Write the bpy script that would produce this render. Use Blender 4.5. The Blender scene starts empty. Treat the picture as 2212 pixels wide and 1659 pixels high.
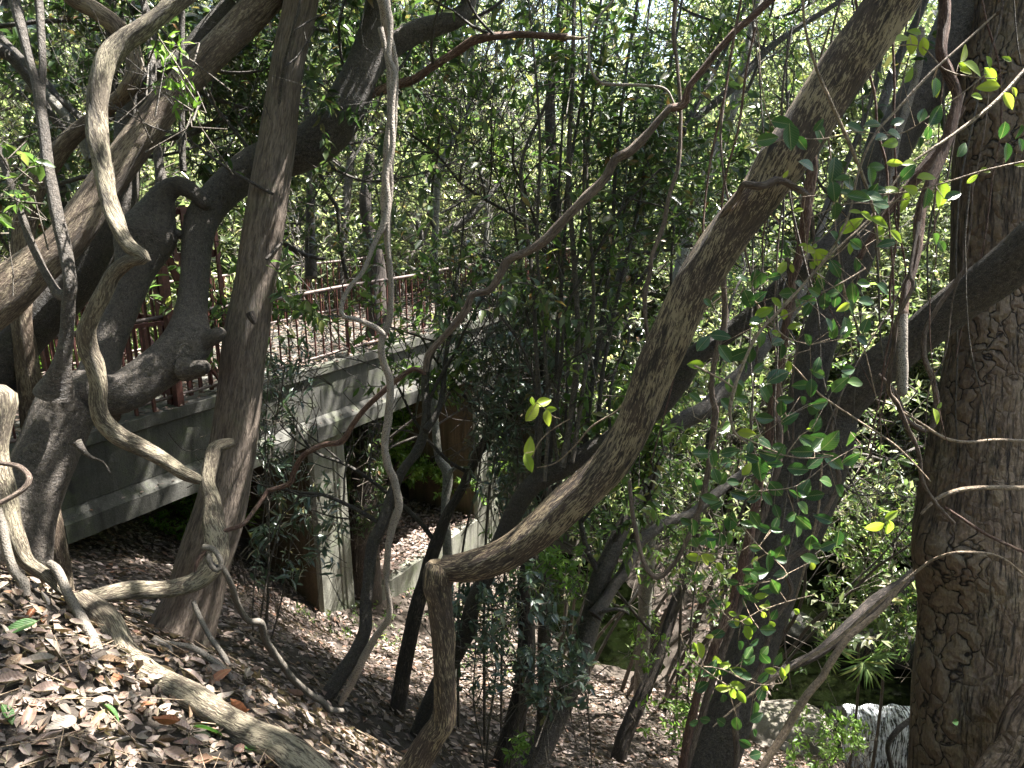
import bpy, math, random
import numpy as np
from mathutils import Vector

# ---------------------------------------------------------------- camera, sky, sun, exposure
W2, H2, F = 1106.0, 829.5, 1600.0          # drawing grid used for measuring the photograph
PITCH = math.radians(15.2)
CP, SP = math.cos(PITCH), math.sin(PITCH)
scene = bpy.context.scene
col = scene.collection
cam_d = bpy.data.cameras.new('camera')
cam = bpy.data.objects.new('camera', cam_d)
col.objects.link(cam)
cam_d.sensor_width = 36.0
cam_d.lens = 36.0 * F / 2212.0
cam_d.clip_start = 0.05
cam_d.clip_end = 2000
cam.location = (0, 0, 0)
cam.rotation_euler = (math.pi / 2 - PITCH, 0, 0)
scene.camera = cam

SUN = Vector((0.44, 0.28, 0.86)).normalized()
world = bpy.data.worlds.new('World')
scene.world = world
world.use_nodes = True
wn = world.node_tree.nodes
wl = world.node_tree.links
sky = wn.new('ShaderNodeTexSky')
sky.sky_type = 'NISHITA'
sky.sun_disc = False
sky.sun_elevation = math.asin(SUN.z)
sky.sun_rotation = math.atan2(SUN.x, SUN.y)
sky.dust_density = 2.5
bg = wn['Background']
wl.new(sky.outputs[0], bg.inputs[0])
bg.inputs[1].default_value = 0.075
sun_d = bpy.data.lights.new('sun', 'SUN')
sun_d.energy = 5.0
sun_d.angle = math.radians(0.5)
sun_d.color = (1.0, 0.95, 0.88)
sun = bpy.data.objects.new('sun', sun_d)
col.objects.link(sun)
sun.rotation_euler = SUN.to_track_quat('Z', 'Y').to_euler()
scene.view_settings.view_transform = 'Standard'
scene.view_settings.look = 'None'
scene.view_settings.exposure = 2.85
scene.view_settings.gamma = 1.0
scene.render.engine = 'CYCLES'
scene.cycles.max_bounces = 7
scene.cycles.diffuse_bounces = 4
scene.cycles.glossy_bounces = 2
scene.cycles.transmission_bounces = 3
scene.cycles.transparent_max_bounces = 4
scene.cycles.use_denoising = True
scene.cycles.sample_clamp_indirect = 6.0
scene.cycles.caustics_reflective = False
scene.cycles.caustics_refractive = False

# ---------------------------------------------------------------- helpers
def pix(x, y, d):
    """point at camera depth d seen at grid position x, y"""
    a = (x - W2) / F * d
    b = (H2 - y) / F * d
    return np.array([a, d * CP + b * SP, -d * SP + b * CP])

def proj(P):
    P = np.atleast_2d(P)
    dep = P[:, 1] * CP - P[:, 2] * SP
    up = P[:, 1] * SP + P[:, 2] * CP
    dd = np.where(dep < 0.05, 0.05, dep)
    return W2 + F * P[:, 0] / dd, H2 - F * up / dd, dep

def tag(o, label=None, cat=None, group=None, kind=None):
    if label: o['label'] = label
    if cat: o['category'] = cat
    if group: o['group'] = group
    if kind: o['kind'] = kind
    return o

def empty(name, loc, label, cat, group=None):
    o = bpy.data.objects.new(name, None)
    o.empty_display_size = 0.1
    o.location = tuple(float(v) for v in loc)
    col.objects.link(o)
    return tag(o, label, cat, group)

class MB:
    """collects verts / faces (+ bark coordinates) and links them as one mesh object"""
    def __init__(s):
        s.v, s.f, s.b, s.mi, s.n = [], [], [], [], 0
    def add(s, v, f, b=None, mi=0):
        v = np.asarray(v, dtype=float)
        s.v.append(v)
        s.b.append(v if b is None else np.asarray(b, dtype=float))
        f = np.asarray(f, dtype=np.int64) + s.n
        s.f.append(f)
        s.mi.append(np.full(len(f), mi, dtype=np.int32))
        s.n += len(v)
        return s
    def mesh(s, name, mats, smooth=True, loc=(0, 0, 0)):
        me = bpy.data.meshes.new(name)
        if s.n == 0:
            return me
        v = np.concatenate(s.v) - np.array(loc, dtype=float)
        me.vertices.add(len(v))
        me.vertices.foreach_set('co', v.ravel())
        li = np.concatenate([f.ravel() for f in s.f])
        tot = np.concatenate([np.full(len(f), f.shape[1]) for f in s.f])
        st = np.concatenate([[0], np.cumsum(tot)[:-1]])
        me.loops.add(len(li))
        me.loops.foreach_set('vertex_index', li.astype(np.int32))
        me.polygons.add(len(tot))
        me.polygons.foreach_set('loop_start', st.astype(np.int32))
        me.polygons.foreach_set('loop_total', tot.astype(np.int32))
        me.polygons.foreach_set('material_index', np.concatenate(s.mi))
        me.polygons.foreach_set('use_smooth', np.full(len(tot), smooth))
        at = me.attributes.new('bark', 'FLOAT_VECTOR', 'POINT')
        at.data.foreach_set('vector', np.concatenate(s.b).ravel())
        for m in (mats if isinstance(mats, (list, tuple)) else [mats]):
            me.materials.append(m)
        me.update(calc_edges=True)
        me.validate()
        return me
    def build(s, name, mats, parent=None, smooth=True, loc=None):
        base = tuple(parent.location) if parent is not None else (loc if loc is not None else (0, 0, 0))
        o = bpy.data.objects.new(name, s.mesh(name, mats, smooth, base))
        col.objects.link(o)
        if parent is not None:
            o.parent = parent
        else:
            o.location = base
        return o

def child_of_child(o, par):
    o.parent = par
    return o

def catmull(P, n_per):
    P = np.asarray(P, dtype=float)
    out = []
    m = len(P)
    for i in range(m - 1):
        p0 = P[max(i - 1, 0)]; p1 = P[i]; p2 = P[i + 1]; p3 = P[min(i + 2, m - 1)]
        k = n_per[i]
        for j in range(k):
            t = j / k
            out.append(0.5 * ((2 * p1) + (-p0 + p2) * t + (2 * p0 - 5 * p1 + 4 * p2 - p3) * t * t + (-p0 + 3 * p1 - 3 * p2 + p3) * t ** 3))
    out.append(P[-1])
    return np.array(out)

_ph = np.random.RandomState(7).rand(64, 4) * 6.283
def tube_mesh(pts, rad, sides=16, lump=0.05, twist=0.0, seg=None, smooth_path=True, seed=0, cap=True, flute=0.0, bumps=()):
    """swept trunk with uneven outline. pts Nx3, rad N"""
    PR = np.column_stack([pts, rad])
    if smooth_path and len(PR) > 2:
        L = np.linalg.norm(np.diff(PR[:, :3], axis=0), axis=1)
        s = seg or max(0.012, float(np.mean(rad)) * 0.7)
        PR = catmull(PR, [max(1, min(40, int(round(l / s)))) for l in L])
    P = PR[:, :3]; R = np.maximum(PR[:, 3], 0.0008)
    n = len(P)
    T = np.gradient(P, axis=0)
    T /= np.linalg.norm(T, axis=1)[:, None] + 1e-9
    N = np.zeros_like(P)
    a = np.array([0.0, 0.0, 1.0]) if abs(T[0, 2]) < 0.9 else np.array([1.0, 0, 0])
    v = a - T[0] * a.dot(T[0]); N[0] = v / np.linalg.norm(v)
    for i in range(1, n):
        v = N[i - 1] - T[i] * N[i - 1].dot(T[i]); N[i] = v / (np.linalg.norm(v) + 1e-9)
    B = np.cross(T, N)
    s = np.concatenate([[0], np.cumsum(np.linalg.norm(np.diff(P, axis=0), axis=1))])
    th = np.linspace(0, 2 * math.pi, sides, endpoint=False)
    Rm = float(np.mean(R))
    k = 1.0 / max(Rm, 0.004)
    TH, S = np.meshgrid(th, s)
    ph = _ph[(seed * 7) % 60]
    ph2 = _ph[(seed * 13 + 3) % 60]
    tw = twist * S
    d = (np.sin(2 * (TH + tw) + S * k * 0.23 + ph[0]) * 0.5 + np.sin(3 * (TH + tw) - S * k * 0.31 + ph[1]) * 0.35
         + np.sin(S * k * 0.5 + TH + ph[2]) * 0.5 + np.sin(5 * (TH + tw) + S * k * 0.61 + ph[3]) * 0.22
         + np.sin(S * k * 1.13 + 2 * TH + ph2[0]) * 0.25 + np.sin(7 * TH - S * k * .9 + ph2[1]) * 0.12)
    if flute:
        d = d + flute * (np.abs(np.sin(4 * (TH + tw) + ph2[2])) - .6)
    RR = R[:, None] * (1 + lump * d)
    V = P[:, None, :] + RR[:, :, None] * (np.cos(TH)[:, :, None] * N[:, None, :] + np.sin(TH)[:, :, None] * B[:, None, :])
    for (c, r, amp) in bumps:
        c = np.asarray(c)
        dd = np.linalg.norm(V - c, axis=2)
        wv = np.exp(-(dd / r) ** 2)
        out_ = V - P[:, None, :]
        out_ /= np.linalg.norm(out_, axis=2)[:, :, None] + 1e-9
        V = V + out_ * (wv * r * amp)[:, :, None]
    TH2 = TH + tw
    bk = np.stack([np.cos(TH2) * Rm, np.sin(TH2) * Rm, S + seed * 3.7], axis=2).reshape(-1, 3)
    V = V.reshape(-1, 3)
    i = np.arange(n - 1)[:, None] * sides
    j = np.arange(sides)[None, :]
    j2 = (j + 1) % sides
    Q = np.stack([i + j, i + j2, i + sides + j2, i + sides + j], axis=2).reshape(-1, 4)
    return V, Q, bk, P, R

def add_tube(mb, pts, rad, mi=0, cap=True, **kw):
    V, Q, bk, P, R = tube_mesh(pts, rad, **kw)
    n0 = mb.n
    mb.add(V, Q, bk, mi)
    sd = kw.get('sides', 16)
    if cap:
        for idx, base in ((0, n0), (len(P) - 1, n0 + (len(P) - 1) * sd)):
            c = P[idx]
            ring = np.arange(sd)
            tri = np.stack([ring, (ring + 1) % sd, np.full(sd, sd)], axis=1)
            rv = V[(base - n0):(base - n0) + sd]
            mb.add(np.vstack([rv, c[None]]), tri, np.vstack([bk[(base - n0):(base - n0) + sd], bk[base - n0][None]]), mi)
    return P, R

def parse(s):
    """'x,y,w[,d] ...' -> points, radii; missing width or depth is interpolated"""
    rows = []
    for t in s.split():
        a = t.split(',')
        rows.append([float(a[0]), float(a[1]), float(a[2]) if len(a) > 2 and a[2] else np.nan, float(a[3]) if len(a) > 3 else np.nan])
    A = np.array(rows)
    u = np.concatenate([[0], np.cumsum(np.hypot(np.diff(A[:, 0]), np.diff(A[:, 1])))])
    for c in (2, 3):
        ok = ~np.isnan(A[:, c])
        A[:, c] = np.interp(u, u[ok], A[ok, c])
    P = np.array([pix(r[0], r[1], r[3]) for r in A])
    # width is measured across the limb
    return P, A[:, 2] * 0.5 * A[:, 3] / F

# ---- plates and blocks
def box_v(x0, x1, y0, y1, z0, z1):
    return np.array([[x0, y0, z0], [x1, y0, z0], [x1, y1, z0], [x0, y1, z0], [x0, y0, z1], [x1, y0, z1], [x1, y1, z1], [x0, y1, z1]], float)
BOXF = [[0, 3, 2, 1], [4, 5, 6, 7], [0, 1, 5, 4], [1, 2, 6, 5], [2, 3, 7, 6], [3, 0, 4, 7]]

# ---- leaves (vectorised)
LO = (np.array([[0, 0, 0], [.42, .5, .09], [1, 0, -.10], [.42, -.5, .09]], float), [[0, 1, 2], [0, 2, 3]])
MID = (np.array([[0, 0, 0], [.22, .36, .06], [.58, .46, .05], [1, 0, -.14], [.58, -.46, .05], [.22, -.36, .06], [.5, 0, 0]], float),
       [[0, 6, 1], [1, 6, 2], [2, 6, 3], [3, 6, 4], [4, 6, 5], [5, 6, 0]])
def _hi(n=7):
    v, f = [], []
    us = np.linspace(0, 1, n)
    for u in us:
        w = 0.5 * (math.sin(math.pi * u ** 0.85) ** 0.8) if 0 < u < 1 else 0.012
        for k in (-1, -.5, 0, .5, 1):
            v.append([u, k * w, abs(k) * .10 * w / .5 - .16 * u * u])
    for i in range(n - 1):
        for k in range(4):
            a = i * 5 + k
            f.append([a, a + 1, a + 6, a + 5])
    return np.array(v, float), f
HI = _hi()

def norm(a):
    return a / (np.linalg.norm(a, axis=1)[:, None] + 1e-9)

def leaves(mb, P, D, Nn, L, Wd, tmpl=LO, mi=0, curl=None):
    """one leaf per row: base point P, axis D, up Nn, length L, width Wd"""
    if len(P) == 0: return
    D = norm(D)
    S = norm(np.cross(Nn, D)); U = np.cross(D, S)
    v, f = tmpl
    h = v[:, 2][None, :] * np.ones((len(P), 1))
    if curl is not None:
        h = h + curl[:, None] * (v[:, 0][None, :] - .5) ** 2 * 2 + (curl[:, None] * .8) * (v[:, 1][None, :] ** 2) * 2
    X = (P[:, None, :] + D[:, None, :] * (v[:, 0][None, :] * L[:, None])[:, :, None]
         + S[:, None, :] * (v[:, 1][None, :] * Wd[:, None])[:, :, None] + U[:, None, :] * (h * L[:, None])[:, :, None])
    f = np.asarray(f)
    Fc = (f[None, :, :] + (np.arange(len(P)) * len(v))[:, None, None]).reshape(-1, f.shape[1])
    uv = np.stack([np.broadcast_to(v[:, 0][None, :], h.shape), np.broadcast_to(v[:, 1][None, :], h.shape), np.zeros_like(h)], axis=2).reshape(-1, 3)
    mb.add(X.reshape(-1, 3), Fc, uv, mi)

def whorls(mb, tips, dirs, k, L, rng, ratio=.36, back=.8, droop=.25, tmpl=LO, mi=0, open_=1.0, flat=.5):
    """k leaves round the end of every twig"""
    n = len(tips)
    T = np.repeat(tips, k, axis=0); D = norm(np.repeat(dirs, k, axis=0))
    m = n * k
    s = rng.rand(m)
    rp = rng.randn(m, 3); rp = norm(rp - D * np.sum(rp * D, axis=1)[:, None])
    P = T - D * (s * back * L * 1.6)[:, None]
    ld = norm(D * (0.55 + .3 * rng.rand(m) - .3 * s)[:, None] + rp * open_ + np.array([0, 0, -1.0]) * droop * (0.4 + rng.rand(m))[:, None])
    up = norm(np.array([0, 0, 1.0])[None] + rng.randn(m, 3) * flat)
    ll = L * (.55 + .6 * rng.rand(m))
    leaves(mb, P, ld, up, ll, ll * ratio * (.8 + .4 * rng.rand(m)), tmpl, mi)

def sticks(mb, A, B, r0, r1, mi=0):
    D = norm(B - A)
    a = np.where(np.abs(D[:, 2:3]) < .9, np.array([[0, 0, 1.0]]), np.array([[1.0, 0, 0]]))
    S = norm(np.cross(D, a)); U = np.cross(D, S)
    V = []
    for base, r in ((A, r0), (B, r1)):
        for k in range(3):
            an = 2.0944 * k
            V.append(base + (S * math.cos(an) + U * math.sin(an)) * np.reshape(r, (-1, 1)))
    V = np.stack(V, axis=1)
    f = np.array([[0, 1, 4, 3], [1, 2, 5, 4], [2, 0, 3, 5]])
    Fc = (f[None] + (np.arange(len(A)) * 6)[:, None, None]).reshape(-1, 4)
    ln = np.linalg.norm(B - A, axis=1)
    bk = np.zeros((len(A), 6, 3)); bk[:, 3:, 2] = ln[:, None]; bk[:, :, 0] = rng0.rand(len(A))[:, None]
    mb.add(V.reshape(-1, 3), Fc, bk.reshape(-1, 3), mi)
rng0 = np.random.RandomState(5)

# ---------------------------------------------------------------- materials
def new_mat(name):
    m = bpy.data.materials.new(name); m.use_nodes = True
    nt = m.node_tree
    for n in list(nt.nodes):
        if n.type not in ('OUTPUT_MATERIAL', 'BSDF_PRINCIPLED'): nt.nodes.remove(n)
    return m, nt, nt.nodes['Principled BSDF']

class NT:
    def __init__(s, nt): s.nt = nt
    def n(s, t, **kw):
        nd = s.nt.nodes.new(t)
        for k, v in kw.items(): setattr(nd, k, v)
        return nd
    def l(s, a, b): s.nt.links.new(a, b)
    def coord(s, kind='bark', scale=(1, 1, 1), warp=0, wscale=3):
        if kind == 'obj':
            g = s.n('ShaderNodeNewGeometry'); src = g.outputs['Position']
        else:
            g = s.n('ShaderNodeAttribute', attribute_name=kind); src = g.outputs['Vector']
        if warp:
            no = s.n('ShaderNodeTexNoise'); no.inputs['Scale'].default_value = wscale; no.inputs['Detail'].default_value = 2
            s.l(src, no.inputs['Vector'])
            su = s.n('ShaderNodeVectorMath', operation='SUBTRACT'); s.l(no.outputs['Color'], su.inputs[0]); su.inputs[1].default_value = (.5, .5, .5)
            sc = s.n('ShaderNodeVectorMath', operation='SCALE'); s.l(su.outputs[0], sc.inputs[0]); sc.inputs['Scale'].default_value = warp
            ad = s.n('ShaderNodeVectorMath', operation='ADD'); s.l(src, ad.inputs[0]); s.l(sc.outputs[0], ad.inputs[1]); src = ad.outputs[0]
        mp = s.n('ShaderNodeMapping'); mp.inputs['Scale'].default_value = scale
        s.l(src, mp.inputs['Vector'])
        return mp.outputs[0]
    def noise(s, vec, scale=1, detail=4, rough=.6, dist=0):
        no = s.n('ShaderNodeTexNoise'); s.l(vec, no.inputs['Vector'])
        no.inputs['Scale'].default_value = scale; no.inputs['Detail'].default_value = detail
        no.inputs['Roughness'].default_value = rough; no.inputs['Distortion'].default_value = dist
        return no.outputs['Fac']
    def ramp(s, fac, stops):
        r = s.n('ShaderNodeValToRGB'); e = r.color_ramp.elements
        while len(e) < len(stops): e.new(.5)
        for el, (p, c) in zip(e, stops):
            el.position = p; el.color = (c[0], c[1], c[2], 1) if isinstance(c, (tuple, list)) else (c, c, c, 1)
        s.l(fac, r.inputs[0]); return r.outputs[0]
    def mix(s, fac, a, b, mode='MIX'):
        m = s.n('ShaderNodeMix', data_type='RGBA', blend_type=mode)
        for sock, v in ((m.inputs[0], fac), (m.inputs[6], a), (m.inputs[7], b)):
            if hasattr(v, 'is_linked') or hasattr(v, 'links'): s.l(v, sock)
            elif isinstance(v, (tuple, list)): sock.default_value = (*v, 1)
            else: sock.default_value = v
        return m.outputs[2]
    def math(s, op, a, b=None):
        m = s.n('ShaderNodeMath', operation=op)
        for sock, v in ((m.inputs[0], a), (m.inputs[1], b)):
            if v is None: continue
            if hasattr(v, 'links'): s.l(v, sock)
            else: sock.default_value = v
        return m.outputs[0]
    def bump(s, h, strength, dist, bsdf):
        b = s.n('ShaderNodeBump'); b.inputs['Strength'].default_value = strength; b.inputs['Distance'].default_value = dist
        s.l(h, b.inputs['Height']); s.l(b.outputs[0], bsdf.inputs['Normal'])

def bark_smooth(name, c0=(.028, .023, .019), c1=(.078, .065, .053), moss=.2):
    m, nt, b = new_mat(name); t = NT(nt)
    v = t.coord('bark', (1, 1, 1))
    big = t.noise(v, 5, 3, .6)
    fine = t.noise(t.coord('bark', (1, 1, .45)), 160, 4, .7)
    rings = t.noise(t.coord('bark', (9, 9, 38), warp=.05, wscale=9), 1, 5, .7)
    spk = t.noise(v, 330, 1, .5)
    base = t.ramp(big, [(.3, c0), (.7, c1)])
    base = t.mix(t.ramp(fine, [(.40, 0), (.62, .75)]), base, tuple(min(1, x * 1.6) for x in c1))
    med = t.noise(t.coord('bark', (1, 1, .7)), 70, 4, .75)
    base = t.mix(t.ramp(med, [(.35, .75), (.5, 0)]), base, tuple(x * .45 for x in c0))
    base = t.mix(t.ramp(med, [(.56, 0), (.68, .7)]), base, tuple(min(1, x * 2.1) for x in c1))
    base = t.mix(t.ramp(rings, [(.58, 0), (.72, .35)]), base, tuple(x * .6 for x in c0))
    base = t.mix(t.ramp(spk, [(.66, 0), (.72, .9)]), base, (.30, .28, .26))
    base = t.mix(t.ramp(t.noise(v, 9, 4, .7), [(.55, 0), (.75, moss)]), base, (.09, .10, .045))
    t.l(base, b.inputs['Base Color']); b.inputs['Roughness'].default_value = .62
    h = t.math('ADD', t.math('MULTIPLY', fine, 1.0), t.math('ADD', t.math('MULTIPLY', rings, .18), t.math('MULTIPLY', t.noise(v, 34, 5, .7), 1.3)))
    h = t.math('ADD', h, t.math('MULTIPLY', med, 1.2))
    t.bump(h, 1.0, .012, b)
    return m

def bark_fleck(name, dark=(.07, .048, .034), mid=(.13, .092, .062), cream=(.42, .34, .19), amount=.5, sc=1.0):
    m, nt, b = new_mat(name); t = NT(nt)
    v = t.coord('bark', (200 * sc, 200 * sc, 27 * sc), warp=.014, wscale=18)
    fl = t.noise(v, 1, 5, .68, .5)
    dens = t.noise(t.coord('bark', (1, 1, .6)), 9, 3, .6)
    k = t.math('ADD', fl, t.math('MULTIPLY', t.math('SUBTRACT', dens, .5), .55))
    th = .60 - .12 * amount
    base = t.ramp(fl, [(.32, dark), (.62, mid)])
    base = t.mix(t.ramp(k, [(th, 0), (th + .07, 1)]), base, cream)
    fis = t.noise(t.coord('bark', (38 * sc, 38 * sc, 4.5 * sc), warp=.03, wscale=9), 1, 4, .6)
    base = t.mix(t.ramp(fis, [(.34, .85), (.46, 0)]), base, tuple(x * .45 for x in dark))
    t.l(base, b.inputs['Base Color']); b.inputs['Roughness'].default_value = .8
    t.bump(t.math('ADD', fl, t.math('MULTIPLY', fis, 1.8)), 1.0, .014, b)
    return m

def bark_furrow(name, dark=(.06, .045, .035), light=(.25, .20, .16)):
    m, nt, b = new_mat(name); t = NT(nt)
    v = t.coord('bark', (120, 120, 13), warp=.015, wscale=16)
    a = t.noise(v, 1, 5, .7)
    c = t.noise(t.coord('bark', (48, 48, 4), warp=.02, wscale=9), 1, 4, .6)
    big = t.noise(t.coord('bark', (1, 1, .7)), 4, 3, .6)
    base = t.ramp(a, [(.33, dark), (.66, light)])
    base = t.mix(t.ramp(c, [(.33, .8), (.47, 0)]), base, tuple(x * .6 for x in dark))
    base = t.mix(t.ramp(big, [(.5, 0), (.75, .55)]), base, (.10, .062, .04))
    base = t.mix(t.ramp(t.noise(t.coord('bark', (1, 1, 1)), 6, 4, .7), [(.58, 0), (.72, .45)]), base, (.15, .155, .10))
    t.l(base, b.inputs['Base Color']); b.inputs['Roughness'].default_value = .85
    t.bump(t.math('ADD', a, t.math('MULTIPLY', c, 1.5)), 1.0, .016, b)
    return m

def bark_plate(name):
    m, nt, b = new_mat(name); t = NT(nt)
    v = t.coord('bark', (12, 12, 6.5), warp=.16, wscale=9)
    vo = t.n('ShaderNodeTexVoronoi', feature='DISTANCE_TO_EDGE'); vo.inputs['Scale'].default_value = 1
    t.l(v, vo.inputs['Vector'])
    v2 = t.coord('bark', (44, 44, 15), warp=.05, wscale=18)
    vo2 = t.n('ShaderNodeTexVoronoi', feature='DISTANCE_TO_EDGE'); t.l(v2, vo2.inputs['Vector']); vo2.inputs['Scale'].default_value = 1
    furrow = t.noise(t.coord('bark', (75, 75, 6), warp=.02, wscale=10), 1, 5, .65)
    reg = t.ramp(t.noise(t.coord('bark', (1, 1, .5)), 3.2, 2, .5), [(.46, 0), (.52, 1)])
    grain = t.noise(t.coord('bark', (1, 1, .4)), 120, 4, .7)
    crack = t.ramp(t.math('ADD', vo.outputs[0], t.math('MULTIPLY', t.math('SUBTRACT', t.noise(t.coord('bark', (30, 30, 14)), 1, 4, .7), .5), .16)), [(.0, 0), (.045, 1)])
    crack2 = t.ramp(t.math('ADD', vo2.outputs[0], t.math('MULTIPLY', t.noise(t.coord('bark', (6, 6, 4)), 1, 3, .6), .22)), [(.06, .2), (.11, 1)])
    fur = t.ramp(furrow, [(.36, .05), (.5, 1)])
    big = t.noise(t.coord('bark', (1, 1, .6)), 5, 4, .65)
    plate = t.ramp(big, [(.3, (.19, .12, .078)), (.5, (.29, .205, .14)), (.72, (.36, .295, .20))])
    plate = t.mix(t.ramp(grain, [(.35, .6), (.65, 0)]), plate, (.09, .062, .045))
    cr = t.mix(reg, t.math('MULTIPLY', crack, crack2), fur)
    base = t.mix(cr, (.022, .015, .011), plate)
    t.l(base, b.inputs['Base Color']); b.inputs['Roughness'].default_value = .85
    dome = t.ramp(vo.outputs[0], [(0, 0), (.30, 1)])
    h = t.math('ADD', t.math('ADD', t.math('MULTIPLY', cr, .9), t.math('MULTIPLY', dome, .9)), t.math('MULTIPLY', grain, .5))
    t.bump(h, 1.0, .035, b)
    return m

def bark_dots(name, base_c=(.30, .26, .22), dot=(.05, .035, .03)):
    m, nt, b = new_mat(name); t = NT(nt)
    v = t.coord('bark', (1, 1, .7))
    vo = t.n('ShaderNodeTexVoronoi', feature='F1'); vo.inputs['Scale'].default_value = 190; t.l(v, vo.inputs['Vector'])
    big = t.noise(v, 14, 3, .6)
    base = t.ramp(big, [(.3, tuple(x * .6 for x in base_c)), (.65, base_c)])
    base = t.mix(t.ramp(vo.outputs['Distance'], [(.28, 1), (.36, 0)]), base, dot)
    t.l(base, b.inputs['Base Color']); b.inputs['Roughness'].default_value = .75
    t.bump(t.math('ADD', vo.outputs['Distance'], t.noise(v, 60, 3, .6)), .5, .004, b)
    return m

def leaf_mat(name, stops, trans=.35, rough=.38, spec=.5, tcol=1.6, vein=False, spots=None):
    m, nt, b = new_mat(name); t = NT(nt)
    g = t.n('ShaderNodeNewGeometry')
    c = t.ramp(g.outputs['Random Per Island'], stops)
    if spots:
        nz = t.noise(t.coord('obj', (1, 1, 1)), spots[0], 4, .7)
        c = t.mix(t.ramp(nz, [(.48, 0), (.66, .8)]), c, spots[1])
    if vein:
        a = t.n('ShaderNodeAttribute', attribute_name='bark')
        sp = t.n('ShaderNodeSeparateXYZ'); t.l(a.outputs['Vector'], sp.inputs[0])
        ay = t.math('ABSOLUTE', sp.outputs[1])
        c = t.mix(t.ramp(ay, [(.0, .75), (.035, 0)]), c, (.30, .30, .16))
        w = t.math('SINE', t.math('MULTIPLY', t.math('ADD', sp.outputs[0], t.math('MULTIPLY', ay, -.55)), 62))
        c = t.mix(t.ramp(w, [(.86, 0), (1, .28)]), c, (.25, .26, .14))
        t.bump(w, .25, .0015, b)
    t.l(c, b.inputs['Base Color']); b.inputs['Roughness'].default_value = rough
    b.inputs['Specular IOR Level'].default_value = spec
    if trans:
        tr = t.n('ShaderNodeBsdfTranslucent')
        br = t.mix(1.0, c, (tcol * .92, tcol * 1.02, tcol * .62), 'MULTIPLY')
        t.l(br, tr.inputs['Color'])
        mx = t.n('ShaderNodeMixShader'); mx.inputs[0].default_value = trans
        t.l(b.outputs[0], mx.inputs[1]); t.l(tr.outputs[0], mx.inputs[2])
        t.l(mx.outputs[0], nt.nodes['Material Output'].inputs['Surface'])
    return m

M = {}
M['smooth'] = bark_smooth('grey_smooth_bark')
M['smooth2'] = bark_smooth('dark_forest_bark', (.020, .016, .013), (.052, .043, .034), .3)
M['pale'] = bark_smooth('pale_grey_bark', (.10, .095, .08), (.20, .19, .16), .35)
M['fleckB'] = bark_fleck('yellow_flecked_bark', amount=.85, dark=(.040, .026, .019), mid=(.12, .080, .055), cream=(.37, .285, .175))
M['fleckP'] = bark_fleck('pale_ridged_vine_bark', dark=(.065, .050, .036), mid=(.155, .125, .09), cream=(.31, .27, .19), amount=1.0, sc=1.1)
M['fleckR'] = bark_fleck('brown_fleck_bark', dark=(.075, .052, .038), mid=(.15, .11, .078), cream=(.29, .235, .165), amount=.9)
M['furrow'] = bark_furrow('fine_furrowed_bark')
M['plate'] = bark_plate('cracked_plate_bark')
M['dots'] = bark_dots('dotted_pale_bark')
M['dots2'] = bark_dots('dotted_grey_root_bark', (.17, .15, .125), (.05, .04, .033))
M['red'] = bark_fleck('reddish_flaking_bark', dark=(.06, .03, .022), mid=(.16, .085, .06), cream=(.30, .20, .15), amount=.6, sc=1.4)
M['vine'] = bark_fleck('brown_vine_bark', dark=(.10, .07, .055), mid=(.19, .14, .11), cream=(.30, .23, .18), amount=.7, sc=1.6)
M['tan'] = bark_smooth('tan_twig_bark', (.16, .11, .075), (.33, .25, .17), .0)
M['twig'] = bark_smooth('dark_twig_bark', (.045, .036, .028), (.10, .082, .062), .1)
M['black'] = bark_fleck('near_black_bark', dark=(.018, .014, .012), mid=(.055, .042, .034), cream=(.13, .10, .08), amount=.3)  # very dark bark colour with sparse paler flecks

G = lambda r, g, b: (r, g, b)
M['lf_dark'] = leaf_mat('glossy_dark_leaf', [(0, G(.028, .050, .020)), (.45, G(.045, .080, .028)), (.8, G(.075, .105, .040)), (.95, G(.12, .115, .055)), (1, G(.2, .11, .05))], .30, .33, .6, 2.2)
M['lf_mid'] = leaf_mat('mid_green_leaf', [(0, G(.045, .080, .026)), (.5, G(.080, .135, .042)), (.85, G(.15, .20, .07)), (1, G(.22, .21, .08))], .44, .36, .5, 2.3)
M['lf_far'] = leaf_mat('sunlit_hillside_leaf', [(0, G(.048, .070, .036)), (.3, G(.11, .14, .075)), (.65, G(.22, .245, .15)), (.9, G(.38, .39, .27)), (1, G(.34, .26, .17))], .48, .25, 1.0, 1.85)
M['lf_blue'] = leaf_mat('grey_green_leaf', [(0, G(.045, .078, .052)), (.6, G(.080, .120, .082)), (.93, G(.12, .16, .09)), (1, G(.20, .17, .07))], .22, .28, .9, 1.6)
M['lf_bright'] = leaf_mat('fresh_green_leaf', [(0, G(.09, .17, .03)), (.5, G(.14, .24, .05)), (1, G(.22, .32, .07))], .45, .4, .5, 1.8)
M['lf_vine'] = leaf_mat('deep_green_vine_leaf', [(0, G(.018, .060, .016)), (.5, G(.032, .095, .022)), (1, G(.070, .145, .03))], .3, .28, .6, 1.8, vein=True)
M['lf_yellow'] = leaf_mat('yellow_green_young_leaf', [(0, G(.20, .30, .035)), (.5, G(.30, .40, .05)), (1, G(.40, .44, .07))], .5, .4, .45, 1.4, vein=True)
DRY = [(0, G(.075, .055, .045)), (.2, G(.15, .115, .098)), (.42, G(.24, .195, .175)), (.6, G(.155, .105, .082)), (.78, G(.33, .275, .25)), (.94, G(.21, .115, .075)), (1, G(.09, .07, .05))]
M['lf_dry'] = leaf_mat('dry_leaf_litter', DRY, .12, .6, .35, 1.4)
M['lf_dry_near'] = leaf_mat('dry_curled_leaf', DRY, .12, .55, .4, 1.4, vein=True, spots=(45, (.09, .055, .038)))

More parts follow.
